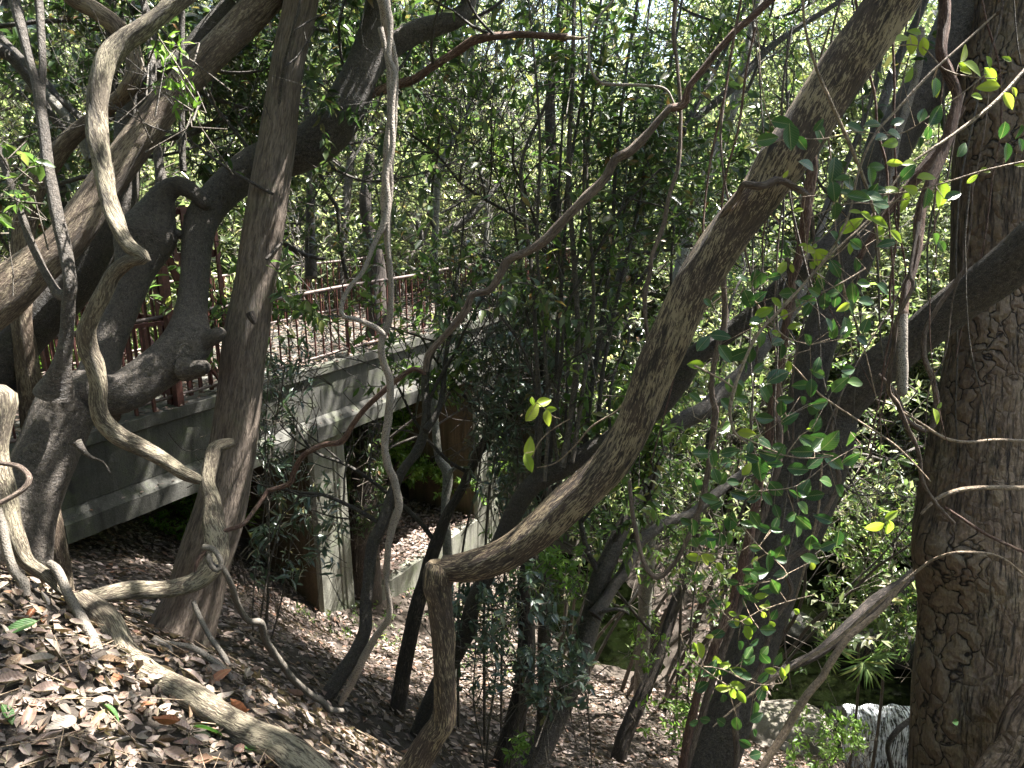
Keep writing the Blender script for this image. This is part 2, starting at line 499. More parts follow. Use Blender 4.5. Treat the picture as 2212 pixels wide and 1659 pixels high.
def concrete(name, c0, c1, moss=(.09, .11, .05), streak=.5, mossy=.5):
    m, nt, b = new_mat(name); t = NT(nt)
    p = t.coord('obj', (1, 1, 1))
    big = t.noise(p, 1.7, 6, .65)
    fine = t.noise(p, 60, 5, .7)
    st = t.noise(t.coord('obj', (9, 9, .7)), 1, 5, .6)
    base = t.ramp(big, [(.3, c0), (.7, c1)])
    base = t.mix(t.ramp(fine, [(.3, .7), (.6, 0)]), base, tuple(x * .5 for x in c0))
    base = t.mix(t.ramp(st, [(.5, 0), (.68, streak)]), base, tuple(x * .42 for x in c0))
    base = t.mix(t.ramp(st, [(.28, streak * .8), (.40, 0)]), base, tuple(min(1, x * 1.35) for x in c1))
    base = t.mix(t.ramp(t.noise(p, 2.6, 6, .75), [(.5, 0), (.7, mossy)]), base, moss)
    t.l(base, b.inputs['Base Color']); b.inputs['Roughness'].default_value = .9
    t.bump(t.math('ADD', fine, t.math('MULTIPLY', t.noise(p, 12, 4, .7), 1.2)), .6, .01, b)
    return m
M['conc'] = concrete('weathered_grey_concrete', (.048, .048, .042), (.115, .113, .10), streak=.75, mossy=.6)
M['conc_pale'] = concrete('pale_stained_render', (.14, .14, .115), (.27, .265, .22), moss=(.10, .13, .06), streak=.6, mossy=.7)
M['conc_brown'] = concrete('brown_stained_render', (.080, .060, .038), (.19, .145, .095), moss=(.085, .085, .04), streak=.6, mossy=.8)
M['stone'] = concrete('sunlit_rock', (.14, .125, .105), (.27, .24, .20), moss=(.08, .10, .035), streak=.4, mossy=.7)
M['stone_wet'] = concrete('wet_black_rock', (.012, .013, .011), (.04, .04, .032), moss=(.04, .05, .015), streak=.3, mossy=.6)

def metal(name, c0, c1, rough=.6):
    m, nt, b = new_mat(name); t = NT(nt)
    p = t.coord('obj', (1, 1, 1))
    base = t.ramp(t.noise(p, 28, 5, .7), [(.35, c0), (.65, c1)])
    t.l(base, b.inputs['Base Color']); b.inputs['Roughness'].default_value = rough; b.inputs['Metallic'].default_value = .1
    t.bump(t.noise(p, 140, 3, .6), .4, .002, b)
    return m
M['rust'] = metal('rusty_red_paint', (.045, .014, .012), (.11, .036, .028))
M['rail'] = metal('faded_grey_pink_rail', (.055, .036, .03), (.15, .11, .10), .5)

def soil():
    m, nt, b = new_mat('dark_soil'); t = NT(nt)
    p = t.coord('obj', (1, 1, 1))
    a = t.noise(p, 6, 8, .75); f = t.noise(p, 75, 6, .8)
    base = t.ramp(a, [(.3, (.028, .021, .015)), (.7, (.070, .054, .042))])
    base = t.mix(t.ramp(f, [(.42, 0), (.62, .8)]), base, (.11, .09, .072))
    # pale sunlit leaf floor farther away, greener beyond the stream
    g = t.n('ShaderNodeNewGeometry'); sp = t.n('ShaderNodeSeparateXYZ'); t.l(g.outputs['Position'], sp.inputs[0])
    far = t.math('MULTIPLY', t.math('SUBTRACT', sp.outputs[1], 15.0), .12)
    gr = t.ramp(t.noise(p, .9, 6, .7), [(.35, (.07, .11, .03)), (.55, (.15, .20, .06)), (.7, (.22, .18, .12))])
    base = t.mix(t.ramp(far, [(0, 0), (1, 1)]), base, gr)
    t.l(base, b.inputs['Base Color']); b.inputs['Roughness'].default_value = .95
    t.bump(t.math('ADD', f, t.math('MULTIPLY', a, 2)), .9, .03, b)
    return m
M['soil'] = soil()

def water_mat():
    m, nt, b = new_mat('pond_water'); t = NT(nt)
    b.inputs['Base Color'].default_value = (.002, .003, .001, 1)
    b.inputs['Roughness'].default_value = .04
    b.inputs['IOR'].default_value = 1.33
    b.inputs['Specular IOR Level'].default_value = 1.0
    p = t.coord('obj', (1, 1, 1))
    t.bump(t.noise(p, 5, 3, .5), .25, .02, b)
    return m
M['water'] = water_mat()

def fall_mat():
    m, nt, b = new_mat('falling_water'); t = NT(nt)
    p = t.coord('bark', (48, 48, 2.6), warp=.05, wscale=5)
    a = t.noise(p, 1, 5, .65)
    c = t.noise(t.coord('bark', (8, 8, 8)), 1, 6, .75)
    k = t.math('ADD', t.math('MULTIPLY', a, .7), t.math('MULTIPLY', c, .3))
    al = t.ramp(k, [(.44, .03), (.56, .97)])
    b.inputs['Base Color'].default_value = (.86, .90, .95, 1)
    b.inputs['Roughness'].default_value = .35
    t.l(al, b.inputs['Alpha'])
    t.bump(a, .6, .03, b)
    return m
M['fall'] = fall_mat()
# ---------------------------------------------------------------- terrain
CT = np.array([
 (0,0,-1.65),(-2,0,-1.5),(2,0,-2.7),(-4,1,-1.3),(4,1,-4.8),(-1.96,2.68,-1.57),(-2.5,3.3,-1.85),(-1.1,2.3,-1.86),(-.6,2.1,-2.05),
 (-1.3,1.4,-1.62),(.2,2,-2.75),(-1.85,3.9,-2.85),(-1.9,5.2,-3.7),(-1.4,4.7,-3.7),(-.64,4.15,-3.85),(-3.4,5,-3.1),(-4.28,7.2,-3.95),
 (-5.5,6,-3.35),(-6.5,4.5,-2.75),(-3.4,8,-4.8),(-2.9,9.8,-6.4),(-2.2,8,-5.65),(-1.5,9.8,-7.0),(.4,5.8,-5.3),(1.5,6.6,-6.1),
 (2.8,7.5,-6.8),(1.3,9.5,-7.35),(.4,12,-7.95),(2.6,11.8,-8.3),(3.3,11.6,-7.85),(3.6,13.2,-7.7),(3.8,15.2,-7.5),(3.9,10.6,-7.9),(1.5,13.3,-8.6),(5.4,13,-8.9),(6,12,-8.9),(8,14,-8.9),(2,16.5,-8.0),
 (0,17,-7.0),(-1.6,14.5,-7.1),(6,18,-8),(10,12,-7),(12,8,-5),(0,22,-5.8),(6,24,-5.5),(-5,12.5,-5.4),(-7,11,-4.3),(-9,16,-4),(-5,18,-5),
 (-14,8,-2.6),(12,20,-5),(20,15,-3),(0,35,-4),(15,35,-3),(-15,30,-3),(-8,0,-.2),(8,0,-6),(3.9,9.3,-8.3),(4.3,8.3,-7.6),(6.2,8.3,-9.9),
 (8,8.3,-9.9),(6,6,-9.0),(4.6,4.5,-7.0),(3,3,-5.0),(-20,0,0),(20,0,-8),(0,-10,0),(0,60,-4),(-50,50,-3),(50,50,-3),(50,0,-6),(-50,0,0)], float)
def _tps_fit(C):
    n = len(C); X = C[:, :2]
    d = np.linalg.norm(X[:, None] - X[None], axis=2)
    K = np.where(d > 0, d * d * np.log(d + 1e-9), 0) + np.eye(n) * .02
    A = np.zeros((n + 3, n + 3)); A[:n, :n] = K
    A[:n, n] = 1; A[:n, n + 1:] = X; A[n, :n] = 1; A[n + 1:, :n] = X.T
    return np.linalg.solve(A, np.concatenate([C[:, 2], np.zeros(3)]))
TW = _tps_fit(CT)
def ground(x, y):
    x = np.asarray(x, float); y = np.asarray(y, float); sh = x.shape
    X = np.column_stack([x.ravel(), y.ravel()])
    out = np.zeros(len(X))
    n = len(CT)
    for i in range(0, len(X), 20000):
        q = X[i:i + 20000]
        d = np.linalg.norm(q[:, None] - CT[None, :, :2], axis=2)
        out[i:i + 20000] = (d * d * np.log(d + 1e-9)) @ TW[:n] + TW[n] + q @ TW[n + 1:]
    r = np.hypot(X[:, 0], X[:, 1])
    out = np.where(r > 40, np.interp(r, [40, 70], [0, 1]) * (-3.5) + (1 - np.interp(r, [40, 70], [0, 1])) * out, out)
    a, b = X[:, 0], X[:, 1]
    out = out + .035 * np.sin(2.3 * a + 1.1 * b) + .03 * np.sin(3.7 * b - 1.9 * a + 1) + .02 * np.sin(6.1 * a + 5.3 * b)
    return out.reshape(sh)
def gz(x, y): return float(ground(np.array([x]), np.array([y]))[0])
def gnormal(x, y):
    e = .05
    dx = (ground(x + e, y) - ground(x - e, y)) / (2 * e); dy = (ground(x, y + e) - ground(x, y - e)) / (2 * e)
    return norm(np.column_stack([-dx, -dy, np.ones_like(dx)]))
def hit(px, py, dmin=1.2, dmax=60):
    ds = np.arange(dmin, dmax, .03)
    P = np.array([pix(px, py, d) for d in ds])
    under = P[:, 2] < ground(P[:, 0], P[:, 1])
    i = int(np.argmax(under)) if under.any() else len(ds) - 1
    return ds[i]

def axis_pts(lo, hi, fine_lo, fine_hi, fs, cs):
    a = list(np.arange(fine_lo, fine_hi, fs)); x = fine_lo; s = fs
    left = []
    while x > lo: s *= cs; x -= s; left.append(max(x, lo))
    x = a[-1]; s = fs; right = []
    while x < hi: s *= cs; x += s; right.append(min(x, hi))
    return np.array(left[::-1] + a + right)
gx = axis_pts(-600, 600, -7, 9, .11, 1.12); gy = axis_pts(-300, 900, -1, 18, .11, 1.12)
GX, GY = np.meshgrid(gx, gy); GZ = ground(GX, GY)
rr = np.random.RandomState(3)
GZ = GZ + (rr.rand(*GZ.shape) - .5) * .03 * (np.hypot(GX, GY) < 20)
nx, ny = len(gx), len(gy)
i = np.arange(ny - 1)[:, None] * nx; j = np.arange(nx - 1)[None]
Q = np.stack([i + j, i + j + 1, i + nx + j + 1, i + nx + j], 2).reshape(-1, 4)
mb = MB(); mb.add(np.column_stack([GX.ravel(), GY.ravel(), GZ.ravel()]), Q)
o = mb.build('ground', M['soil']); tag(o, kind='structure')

# pond upstream of the weir
WZ = -8.1
o = MB().add(np.array([[-2, 10.9, WZ], [4.85, 10.12, WZ], [9.8, 10.12, WZ], [11, 17.5, WZ], [2, 18, WZ], [-2, 16, WZ]]), [[0, 1, 2, 3, 4, 5]]).build('water', M['water']); tag(o, kind='structure')
o = MB().add(np.array([[4.2, 4.5, -9.75], [10, 4.5, -9.75], [10, 10.1, -9.75], [4.2, 10.1, -9.75]]), [[0, 1, 2, 3]]).build('water', M['water']); tag(o, kind='structure')

# weir: a rough stone wall with a dark gap where the stream drops
def rough_block(mb, c, s, seed, mi=0, n=9, amp=.18, rz=0):
    r = np.random.RandomState(seed); a, b = [], []
    ph = r.rand(9) * 6.28
    us = np.linspace(0, math.pi, n); vs = np.linspace(0, 2 * math.pi, 2 * n, endpoint=False)
    V = []
    for u in us:
        for v in vs:
            d = np.array([math.sin(u) * math.cos(v), math.sin(u) * math.sin(v), math.cos(u)])
            q = np.sign(d) * np.abs(d) ** .62
            k = 1 + amp * (math.sin(3 * d[0] + 4 * d[1] + ph[0]) * .6 + math.sin(5 * d[1] - 4 * d[2] + ph[1]) * .5 + math.sin(9 * d[2] + 7 * d[0] + ph[2]) * .3 + .35 * (r.rand() - .5))
            w = q * k * np.array(s) * .5
            ca, sa = math.cos(rz), math.sin(rz)
            V.append([c[0] + w[0] * ca - w[1] * sa, c[1] + w[0] * sa + w[1] * ca, c[2] + w[2]])
    m2 = 2 * n
    Q = [[i * m2 + j, (i + 1) * m2 + j, (i + 1) * m2 + (j + 1) % m2, i * m2 + (j + 1) % m2] for i in range(n - 1) for j in range(m2)]
    mb.add(np.array(V), Q, None, mi)
weir = empty('stone_weir', (5.5, 10.3, -10), 'low stone weir with a broad pale sunlit shoulder left of the falling water', 'weir')
mb = MB(); mb.add(box_v(4.9, 9.8, 10.15, 10.6, -10.3, WZ - .03), BOXF)
for k in range(26):
    rough_block(mb, (5.0 + .19 * k + .06 * (k % 3), 10.16, -8.5 - .45 * (k % 4)), (.5, .3, .42), 40 + k, n=7)
mb.build('wall', M['stone_wet'], weir)
mb = MB()
rough_block(mb, (4.25, 9.75, -8.35), (1.5, 1.0, .8), 3, n=16, amp=.08)
rough_block(mb, (3.95, 9.3, -8.75), (1.1, .9, 1.3), 4, n=16, amp=.08)
rough_block(mb, (4.6, 9.9, -9.2), (.9, .5, 1.6), 5, n=12)
mb.build('shoulder', M['stone'], weir)
# falling sheet
fm = MB(); nu, nv = 60, 26
rr = np.random.RandomState(11)
V, B_ = [], []
for a in range(nv):
    for b_ in range(nu):
        u = b_ / (nu - 1); v = a / (nv - 1)
        x = 5.28 + 2.35 * u
        z = WZ + .03 - (-9.8 - WZ) * 0 - v * v * 1.72 if v > .12 else WZ + .03 - v * .1
        y = 10.2 - .10 - .38 * math.sqrt(v) * 1.0 + .05 * math.sin(u * 23 + v * 2) + .03 * math.sin(u * 61)
        if v < .12: y = 10.2 - .1 - .38 * math.sqrt(.12) * (v / .12) + .03 * math.sin(u * 40)
        V.append([x + .03 * math.sin(v * 9 + u * 30), y, z]); B_.append([u * 2.35, 0, v * 1.7])
Q = [[a * nu + b_, a * nu + b_ + 1, (a + 1) * nu + b_ + 1, (a + 1) * nu + b_] for a in range(nv - 1) for b_ in range(nu - 1)]
fm.add(np.array(V), Q, np.array(B_))
o = fm.build('waterfall', M['fall'], loc=(6.4, 10, -9)); tag(o, 'small white waterfall dropping over the dark weir beside the cracked trunk', 'waterfall')
for k, (c, s) in enumerate([((6.7, 11.4, -7.95), (1.5, .9, .8)), ((8.0, 12.6, -7.9), (1.6, 1.2, 1.1)), ((5.2, 12.1, -8.05), (.9, .7, .5))]):
    mb = MB(); rough_block(mb, c, s, 60 + k, n=12); o = mb.build('boulder', M['stone_wet'], loc=c)
    tag(o, ['dark wet boulder in the stream just above the waterfall', 'largest dark boulder farther up the stream behind the cracked trunk', 'small mossy boulder at the left of the stream pool'][k], 'boulder')

# ---------------------------------------------------------------- footbridge
P0 = np.array([-2.74, 10.6]); U_ = np.array([.5, .866]); N_ = np.array([-.866, .5])   # U along, N across (away)
DZ = -2.6
def br(t, w, z): 
    q = P0 + U_ * t + N_ * w
    return [q[0], q[1], z]
def bbox_(mb, t0, t1, w0, w1, z0, z1, mi=0):
    v = [br(t0, w0, z0), br(t1, w0, z0), br(t1, w1, z0), br(t0, w1, z0), br(t0, w0, z1), br(t1, w0, z1), br(t1, w1, z1), br(t0, w1, z1)]
    mb.add(v, [[0, 1, 2, 3], [4, 7, 6, 5], [0, 4, 5, 1], [1, 5, 6, 2], [2, 6, 7, 3], [3, 7, 4, 0]], None, mi)
def extr(mb, prof, t0, t1, n, mi=0, rough=.004, seed=0):
    """profile (w, z) swept along the bridge with slightly uneven edges"""
    r = np.random.RandomState(seed); prof = np.array(prof, float); m = len(prof)
    V = []
    for k in range(n + 1):
        t = t0 + (t1 - t0) * k / n
        for w, z in prof:
            V.append(br(t, w + (r.rand() - .5) * rough * 2, z + (r.rand() - .5) * rough * 2))
    Q = [[k * m + a, k * m + (a + 1) % m, (k + 1) * m + (a + 1) % m, (k + 1) * m + a] for k in range(n) for a in range(m)]
    mb.add(V, Q, None, mi)
    for k in (0, n):
        c = np.mean(np.array(V[k * m:(k + 1) * m]), axis=0)
        mb.add(np.vstack([V[k * m:(k + 1) * m], [c]]), [[a, (a + 1) % m, m] for a in range(m)], None, mi)
T0, T1 = -8.0, 11.0
bridge = empty('footbridge', (br(0, 1.4, -6.8)), 'old weathered concrete footbridge on slab piers, its deck covered in dead leaves', 'bridge')
WD = 2.9
mb = MB(); bbox_(mb, T0, T1, .12, WD - .12, DZ - .28, DZ - .02); mb.build('deck', M['conc'], bridge, smooth=False)
for side in (0, 1):
    s = (lambda w: w) if side == 0 else (lambda w: WD - w)
    # upper edge beam with cap lip, face, sloped ledge, lower flange
    mb = MB()
    prof = [(s(-.05), DZ + .03), (s(.16), DZ + .03), (s(.16), DZ - .72), (s(0), DZ - .72), (s(0), DZ - .13), (s(-.05), DZ - .10)]
    extr(mb, prof, T0, T1, 130, seed=side); mb.build('edge_beam', M['conc'], bridge, smooth=False)
    mb = MB()
    prof = [(s(.005), DZ - .725), (s(.30), DZ - .725), (s(.30), DZ - 1.05), (s(-.14), DZ - 1.05), (s(-.14), DZ - .84)]
    extr(mb, prof, -4.04, T1, 110, seed=side + 2); mb.build('flange', M['conc'], bridge, smooth=False)
PB = [(-.4, .34, -6.95), (4.07, 4.95, -7.3), (8.5, 9.4, -8.6)]
for (ta, tb, zb) in PB:
    mb = MB(); zt = DZ - 1.055
    wa, wb = .04, 1.80
    # slightly tapered slab, rounded arrises on the near face, vertical moulding grooves
    prof = [(ta, wb), (ta, wa + .06), (ta + .05, wa), (ta + .42, wa), (ta + .44, wa + .02), (ta + .46, wa), (ta + .50, wa), (ta + .52, wa + .025), (ta + .55, wa), (tb - .04, wa), (tb, wa + .04), (tb, wb)]
    nz = 14; V = []
    for k in range(nz + 1):
        z = zb - .2 + (zt - zb + .2) * k / nz
        for (t, w) in prof:
            V.append(br(t + (-.05 if t < (ta + tb) / 2 else .02) * (1 - k / nz) * .6, w - (1 - k / nz) * .03, z))
    m = len(prof)
    for k in range(nz):
        for a in range(m):
            q = [[k * m + a, k * m + (a + 1) % m, (k + 1) * m + (a + 1) % m, (k + 1) * m + a]]
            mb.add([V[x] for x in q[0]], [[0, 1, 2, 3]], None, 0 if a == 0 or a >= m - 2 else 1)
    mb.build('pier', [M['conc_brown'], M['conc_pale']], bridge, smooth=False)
# low retaining wall with a floor between the first two piers
mb = MB()
extr(mb, [(-.02, -8.2), (-.02, -6.74), (.2, -6.72), (.2, -8.2)], .38, 4.02, 24, seed=9, rough=.012)
mb.build('retaining_wall', M['conc_pale'], bridge, smooth=False)
mb = MB(); V = []; nt, nw = 34, 22
for k in range(nt + 1):
    for q in range(nw + 1):
        V.append(br(.36 + 3.7 * k / nt, .18 + 4.2 * q / nw, -6.76 + .05 * math.sin(k * .9 + q) + .04 * math.sin(k * 2.1 - q * 1.7) + .35 * max(0, q / nw - .3)))
mb.add(V, [[k * (nw + 1) + q, (k + 1) * (nw + 1) + q, (k + 1) * (nw + 1) + q + 1, k * (nw + 1) + q + 1] for k in range(nt) for q in range(nw)])
o = mb.build('ground', M['soil']); tag(o, kind='structure')

# abutment block where the deck meets the pale tower (right end seen through the leaves)
# railings
def railing(w, label):
    o = empty('metal_railing', br(-2, w, DZ), label, 'railing')
    def rod(z, r, name, mat):
        m_ = MB(); ts = np.arange(T0 + .3, T1 - .2, .45)
        pts = np.array([br(t, w + .004 * math.sin(t * 3), z + .008 * math.sin(t * 2.1 + w)) for t in ts])
        add_tube(m_, pts, np.full(len(pts), r), sides=8, lump=.01, seg=.3)
        m_.build(name, mat, o)
    rod(DZ + 1.09, .025, 'top_rail', M['rail']); rod(DZ + .13, .022, 'bottom_rail', M['rail'])
    me = None
    k = 0
    for t in np.arange(-7.4, 9.2, .166):
        p = br(t, w, DZ + .61)
        if me is None:
            m_ = MB(); z = DZ + .61
            pts = np.array([[p[0], p[1], z - .48], [p[0], p[1], z], [p[0], p[1], z + .48]])
            add_tube(m_, pts, [.014] * 3, sides=6, lump=0)
            me = m_.mesh('baluster', M['rust'], True, p)
        b_ = bpy.data.objects.new('baluster', me); col.objects.link(b_); b_.parent = o
        b_.location = tuple(np.array(p) - np.array(o.location)); k += 1
        rv = random.Random(int(t * 100)); b_.rotation_euler = ((rv.random() - .5) * .02, (rv.random() - .5) * .02, 0)
    me = None
    for t in np.arange(-7.0, 9.4, 1.9):
        p = br(t, w, DZ)
        if me is None:
            m_ = MB(); add_tube(m_, np.array([[p[0], p[1], DZ - .05], [p[0], p[1], DZ + .5], [p[0], p[1], DZ + 1.09]]), [.024] * 3, sides=8, lump=0)
            me = m_.mesh('post', M['rust'], True, p)
        b_ = bpy.data.objects.new('post', me); col.objects.link(b_); b_.parent = o
        b_.location = tuple(np.array(p) - np.array(o.location))
    return o
railing(.09, 'rusty red metal railing along the near edge of the leafy footbridge deck')
railing(WD - .09, "rusty metal railing along the far edge of the footbridge deck, behind the near one")

# rusty gate across the deck
gate = empty('metal_gate', br(-2.75, 1.4, DZ), 'rusty red steel gate standing across the near end of the footbridge behind the trunks', 'gate')
def bar(mb, a, b, w=.05, d=.05):
    a = np.array(a, float); b = np.array(b, float); D = (b - a) / np.linalg.norm(b - a)
    s = np.array([U_[0], U_[1], 0]); s = s - D * s.dot(D)
    if np.linalg.norm(s) < .1: s = np.array([N_[0], N_[1], 0.]); s = s - D * s.dot(D)
    s /= np.linalg.norm(s); n = np.cross(D, s)
    V = []
    for e in (a, b):
        for (i_, j_) in ((-1, -1), (1, -1), (1, 1), (-1, 1)): V.append(e + s * i_ * w / 2 + n * j_ * d / 2)
    mb.add(V, [[0, 3, 2, 1], [4, 5, 6, 7], [0, 1, 5, 4], [1, 2, 6, 5], [2, 3, 7, 6], [3, 0, 4, 7]])
def gpart(name, *bars):
    m_ = MB()
    for b_ in bars: bar(m_, *b_)
    return m_.build(name, M['rust'], gate, smooth=False)
GT = -2.45
for w in (.02, .14, 1.42, 2.8): gpart('post', (br(GT, w, DZ - .02), br(GT, w, DZ + 2.35), .085, .085))
for z in (DZ + 2.05, DZ + 1.05, DZ + .16): gpart('frame_rail', (br(GT + .045, .18, z), br(GT + .045, 2.76, z), .05, .06))
for k in range(17): gpart('bar', (br(GT, .3 + .145 * k, DZ + .12), br(GT, .3 + .145 * k, DZ + 2.02 + (.08 if k % 2 else 0)), .028, .028))
gpart('brace', (br(GT + .1, .2, DZ + .2), br(GT + .1, 1.35, DZ + 1.9), .06, .03))
gpart('brace', (br(GT + .1, 2.7, DZ + .2), br(GT + .1, 1.5, DZ + 1.9), .06, .03))
for k in range(6): gpart('bar', (br(GT + .16 + .15 * k, .2, DZ + .05), br(GT + .16 + .15 * k, .2, DZ + 2.3), .05 if k % 2 else .032, .03))
for z in (DZ + 1.0, DZ + 1.75, DZ + 2.28): gpart('frame_rail', (br(GT + .07, .24, z), br(GT + .98, .24, z), .035, .09))
gpart('brace', (br(GT + .3, .16, DZ + 1.7), br(GT + .62, .16, DZ + 1.0), .09, .03))
gpart('stay', (br(GT + .05, .02, DZ + 1.15), br(GT + .75, .02, DZ), .07, .05))
gpart('stay', (br(GT + .05, .02, DZ + 1.9), br(GT + .55, .3, DZ + .9), .07, .05))
# open leaf folded back along the near rail
for k in range(6): gpart('bar', (br(GT - .35 - .19 * k, -.02 + .05 * k, DZ + .05), br(GT - .35 - .19 * k, -.02 + .05 * k, DZ + 1.02), .035, .03))
gpart('frame_rail', (br(GT - .1, -.02, DZ + 1.05), br(GT - 1.5, .3, DZ + 1.05), .04, .045))
# ---------------------------------------------------------------- traced trees and vines
SEED = [0]
TIPS = {}
def rootdown(P, R, grow=1.25):
    p, q = P[0].copy(), P[1]
    t = (p - q) / np.linalg.norm(p - q)
    ex, er = [], []
    r = R[0]; k = 0
    while p[2] > gz(p[0], p[1]) - .12 and k < 26:
        t = t * .75 + np.array([0, 0, -1.]) * .4; t /= np.linalg.norm(t)
        p = p + t * .22; r = min(r * 1.03, R[0] * grow); ex.append(p.copy()); er.append(r); k += 1
    if ex:
        P = np.vstack([np.array(ex[::-1]), P]); R = np.concatenate([er[::-1], R])
    return P, R
def rise(P, R, length, bend=.35):
    p = P[-1].copy(); t = P[-1] - P[-2]; t /= np.linalg.norm(t); n = max(2, int(length / .4)); rs = random.Random(len(P))
    ex, er = [], []
    for k in range(n):
        t = t + np.array([rs.uniform(-.25, .25), rs.uniform(-.15, .25), bend]); t /= np.linalg.norm(t)
        p = p + t * length / n; ex.append(p.copy()); er.append(R[-1] * (1 - .65 * (k + 1) / n))
    return np.vstack([P, ex]), np.concatenate([R, er])
def limb(par, name, mat, data, root=False, up=0, sides=None, lump=.06, twist=0, flute=0, seg=None, knobs=(), tip=0):
    P, R = parse(data)
    if root and P[0][2] > P[-1][2] + .3: P, R = P[::-1].copy(), R[::-1].copy()
    if root: P, R = rootdown(P, R)
    if name == 'branch':
        R = R.copy(); R[0] *= 1.3
        if len(R) > 3: R[1] *= 1.08
    if up: P, R = rise(P, R, up)
    else:
        t_ = P[-1] - P[-2]; t_ /= np.linalg.norm(t_)
        P = np.vstack([P, P[-1] + t_ * R[-1] * .5, P[-1] + t_ * R[-1] * .8]); R = np.concatenate([R, [R[-1] * .75, R[-1] * .3]])
    SEED[0] += 1
    wide = float(np.mean(R)) / max(.5, float(np.mean(P[:, 1]))) * F * 2
    sd = sides or (28 if wide > 50 else 18 if wide > 20 else 10 if wide > 8 else 7)
    if seg is None: seg = max(.02, float(np.mean(R)) * .55)
    m_ = MB()
    if tip: R = R.copy(); R[-1] *= tip
    add_tube(m_, P, R, sides=sd, lump=lump, twist=twist, flute=flute, seg=seg, seed=SEED[0], bumps=[(pix(x, y, d), r, a) for (x, y, d, r, a) in knobs])
    o = m_.build(name, M[mat], par)
    return o, P
def tree(name, label, cat, parts, group=None):
    P, _ = parse(parts[0][2])
    b = P[0]
    e = empty(name, (b[0], b[1], min(b[2], gz(b[0], b[1]) + .05) if parts[0][3].get('root') else b[2]), label, cat, group)
    for (pn, mat, data, kw) in parts:
        o, Q = limb(e, pn, mat, data, **kw)
        TIPS.setdefault(label, []).append(Q[-1])
    return e

TC = tree('tree', 'straight brown furrowed tree trunk standing in front of the bridge, leaning slightly right', 'tree', [
 ('trunk', 'furrow', '372,1445,135,4.55 395,1360,128 420,1290,120 445,1200,112 474,1106,106 492,1020,98 508,930,94 522,820,92 534,721,92 548,630,88 562,530,88 580,420,86 600,300,78 622,134,68 645,30,70 655,-30,70,4.4', dict(root=True, up=2.5, sides=44, seg=.03, lump=.045, flute=.05, knobs=[(562, 1075, 4.25, .10, .75), (500, 960, 4.1, .10, .2), (345, 1440, 4.5, .25, .35), (545, 683, 4.1, .09, .35)])),
 ('knot', 'black', '541,674,17,4.2 546,688,16 549,698,8,4.2', dict(lump=.2))])  # near-black plug stands in for the dark inside of the knot hole

Tb = tree('tree', "big smooth dark grey tree whose elbowed trunk sweeps up behind the straight brown one", 'tree', [
 ('trunk', 'smooth', '55,1120,120,3.7 72,1050,122 105,965,122 140,880,118 172,845,95 215,850,88 262,850,90,4.0 320,815,92 372,772,92 402,725,86 414,660,66 420,600,60 425,540,64,4.5 440,470,70 490,405,74 560,355,84,4.8 650,325,90 710,285,92 755,215,88 790,130,72 812,40,62 822,-40,58,4.8', dict(root=True, up=3, sides=40, seg=.035, lump=.055, knobs=[(403, 768, 3.95, .06, .8), (435, 740, 4.2, .11, .6), (420, 790, 4.1, .10, .5)])),
 ('branch', 'smooth', '745,235,60,4.85 790,160,56 835,108,52 902,68,46 952,52,42 992,36,38 1010,12,32 1016,-30,30,4.9', dict(up=2.5)),
 ('branch', 'smooth', '425,745,50,4.2 450,736,40 474,722,34,4.15', dict(lump=.14)),
 ('branch', 'smooth', '400,800,44,4.1 425,798,36 441,792,30,4.05', dict(lump=.14)),
 ('branch', 'smooth', '118,850,60,3.65 132,790,36,3.6 144,730,29 148,654,28 152,610,26,3.55 140,538,27 111,403,25 97,302,22 84,205,22 70,150,18 40,34,22 26,-20,22,3.8', dict(up=2.5)),
 ('branch', 'smooth', '148,640,24,3.58 124,632,19 102,597,17 80,553,17 64,515,16 34,430,15 0,330,15 -25,250,14,3.8', dict(up=1)),
 ('branch', 'smooth', '84,215,18,3.72 92,150,14 88,67,16 80,-20,18,3.8', dict(up=2)),
 ('branch', 'smooth', '195,890,90,4.0 222,765,66,4.2 262,665,72 292,590,78 318,515,92,4.5 338,455,74 358,415,50 388,400,42 418,415,34 445,442,26,4.5', dict(knobs=[(290, 505, 4.45, .13, .5), (352, 515, 4.45, .12, .5), (320, 560, 4.3, .08, .4)])),
 ('branch', 'smooth', '345,440,34,4.6 348,390,22 340,330,20 331,250,17 329,134,16 318,67,14 306,-20,14,4.8', dict(up=2)),
 ('branch', 'smooth', '345,510,30,4.5 380,505,22 410,516,18,4.5', dict(lump=.14)),
 ('branch', 'smooth2', '300,330,14,5.6 340,306,12 420,286,12 487,255,12 564,250,12 620,235,10,5.9', dict()),
 ('branch', 'smooth2', '640,235,12,5.6 564,242,9 500,225,9 447,208,7 410,190,5,5.8', dict()),
 ('branch', 'smooth2', '500,90,12,5.3 544,54,9 605,42,8 675,60,9 743,72,9 800,60,8,5.8', dict()),
 ('branch', 'smooth2', '672,600,22,8 670,500,20 672,386,19 668,300,16 660,200,14 665,100,12 670,-20,12,8.4', dict()),
 ('branch', 'smooth2', '680,340,10,7.6 706,413,9 729,454,9 736,538,9 750,600,8,7.8', dict()),
 ('branch', 'smooth2', '590,500,12,7.6 620,530,11 660,551,10 700,560,8,7.8', dict()),
 ('branch', 'smooth2', '165,955,16,3.5 192,985,9 222,998,5 238,1022,5,3.5', dict(lump=.1)),
 ])
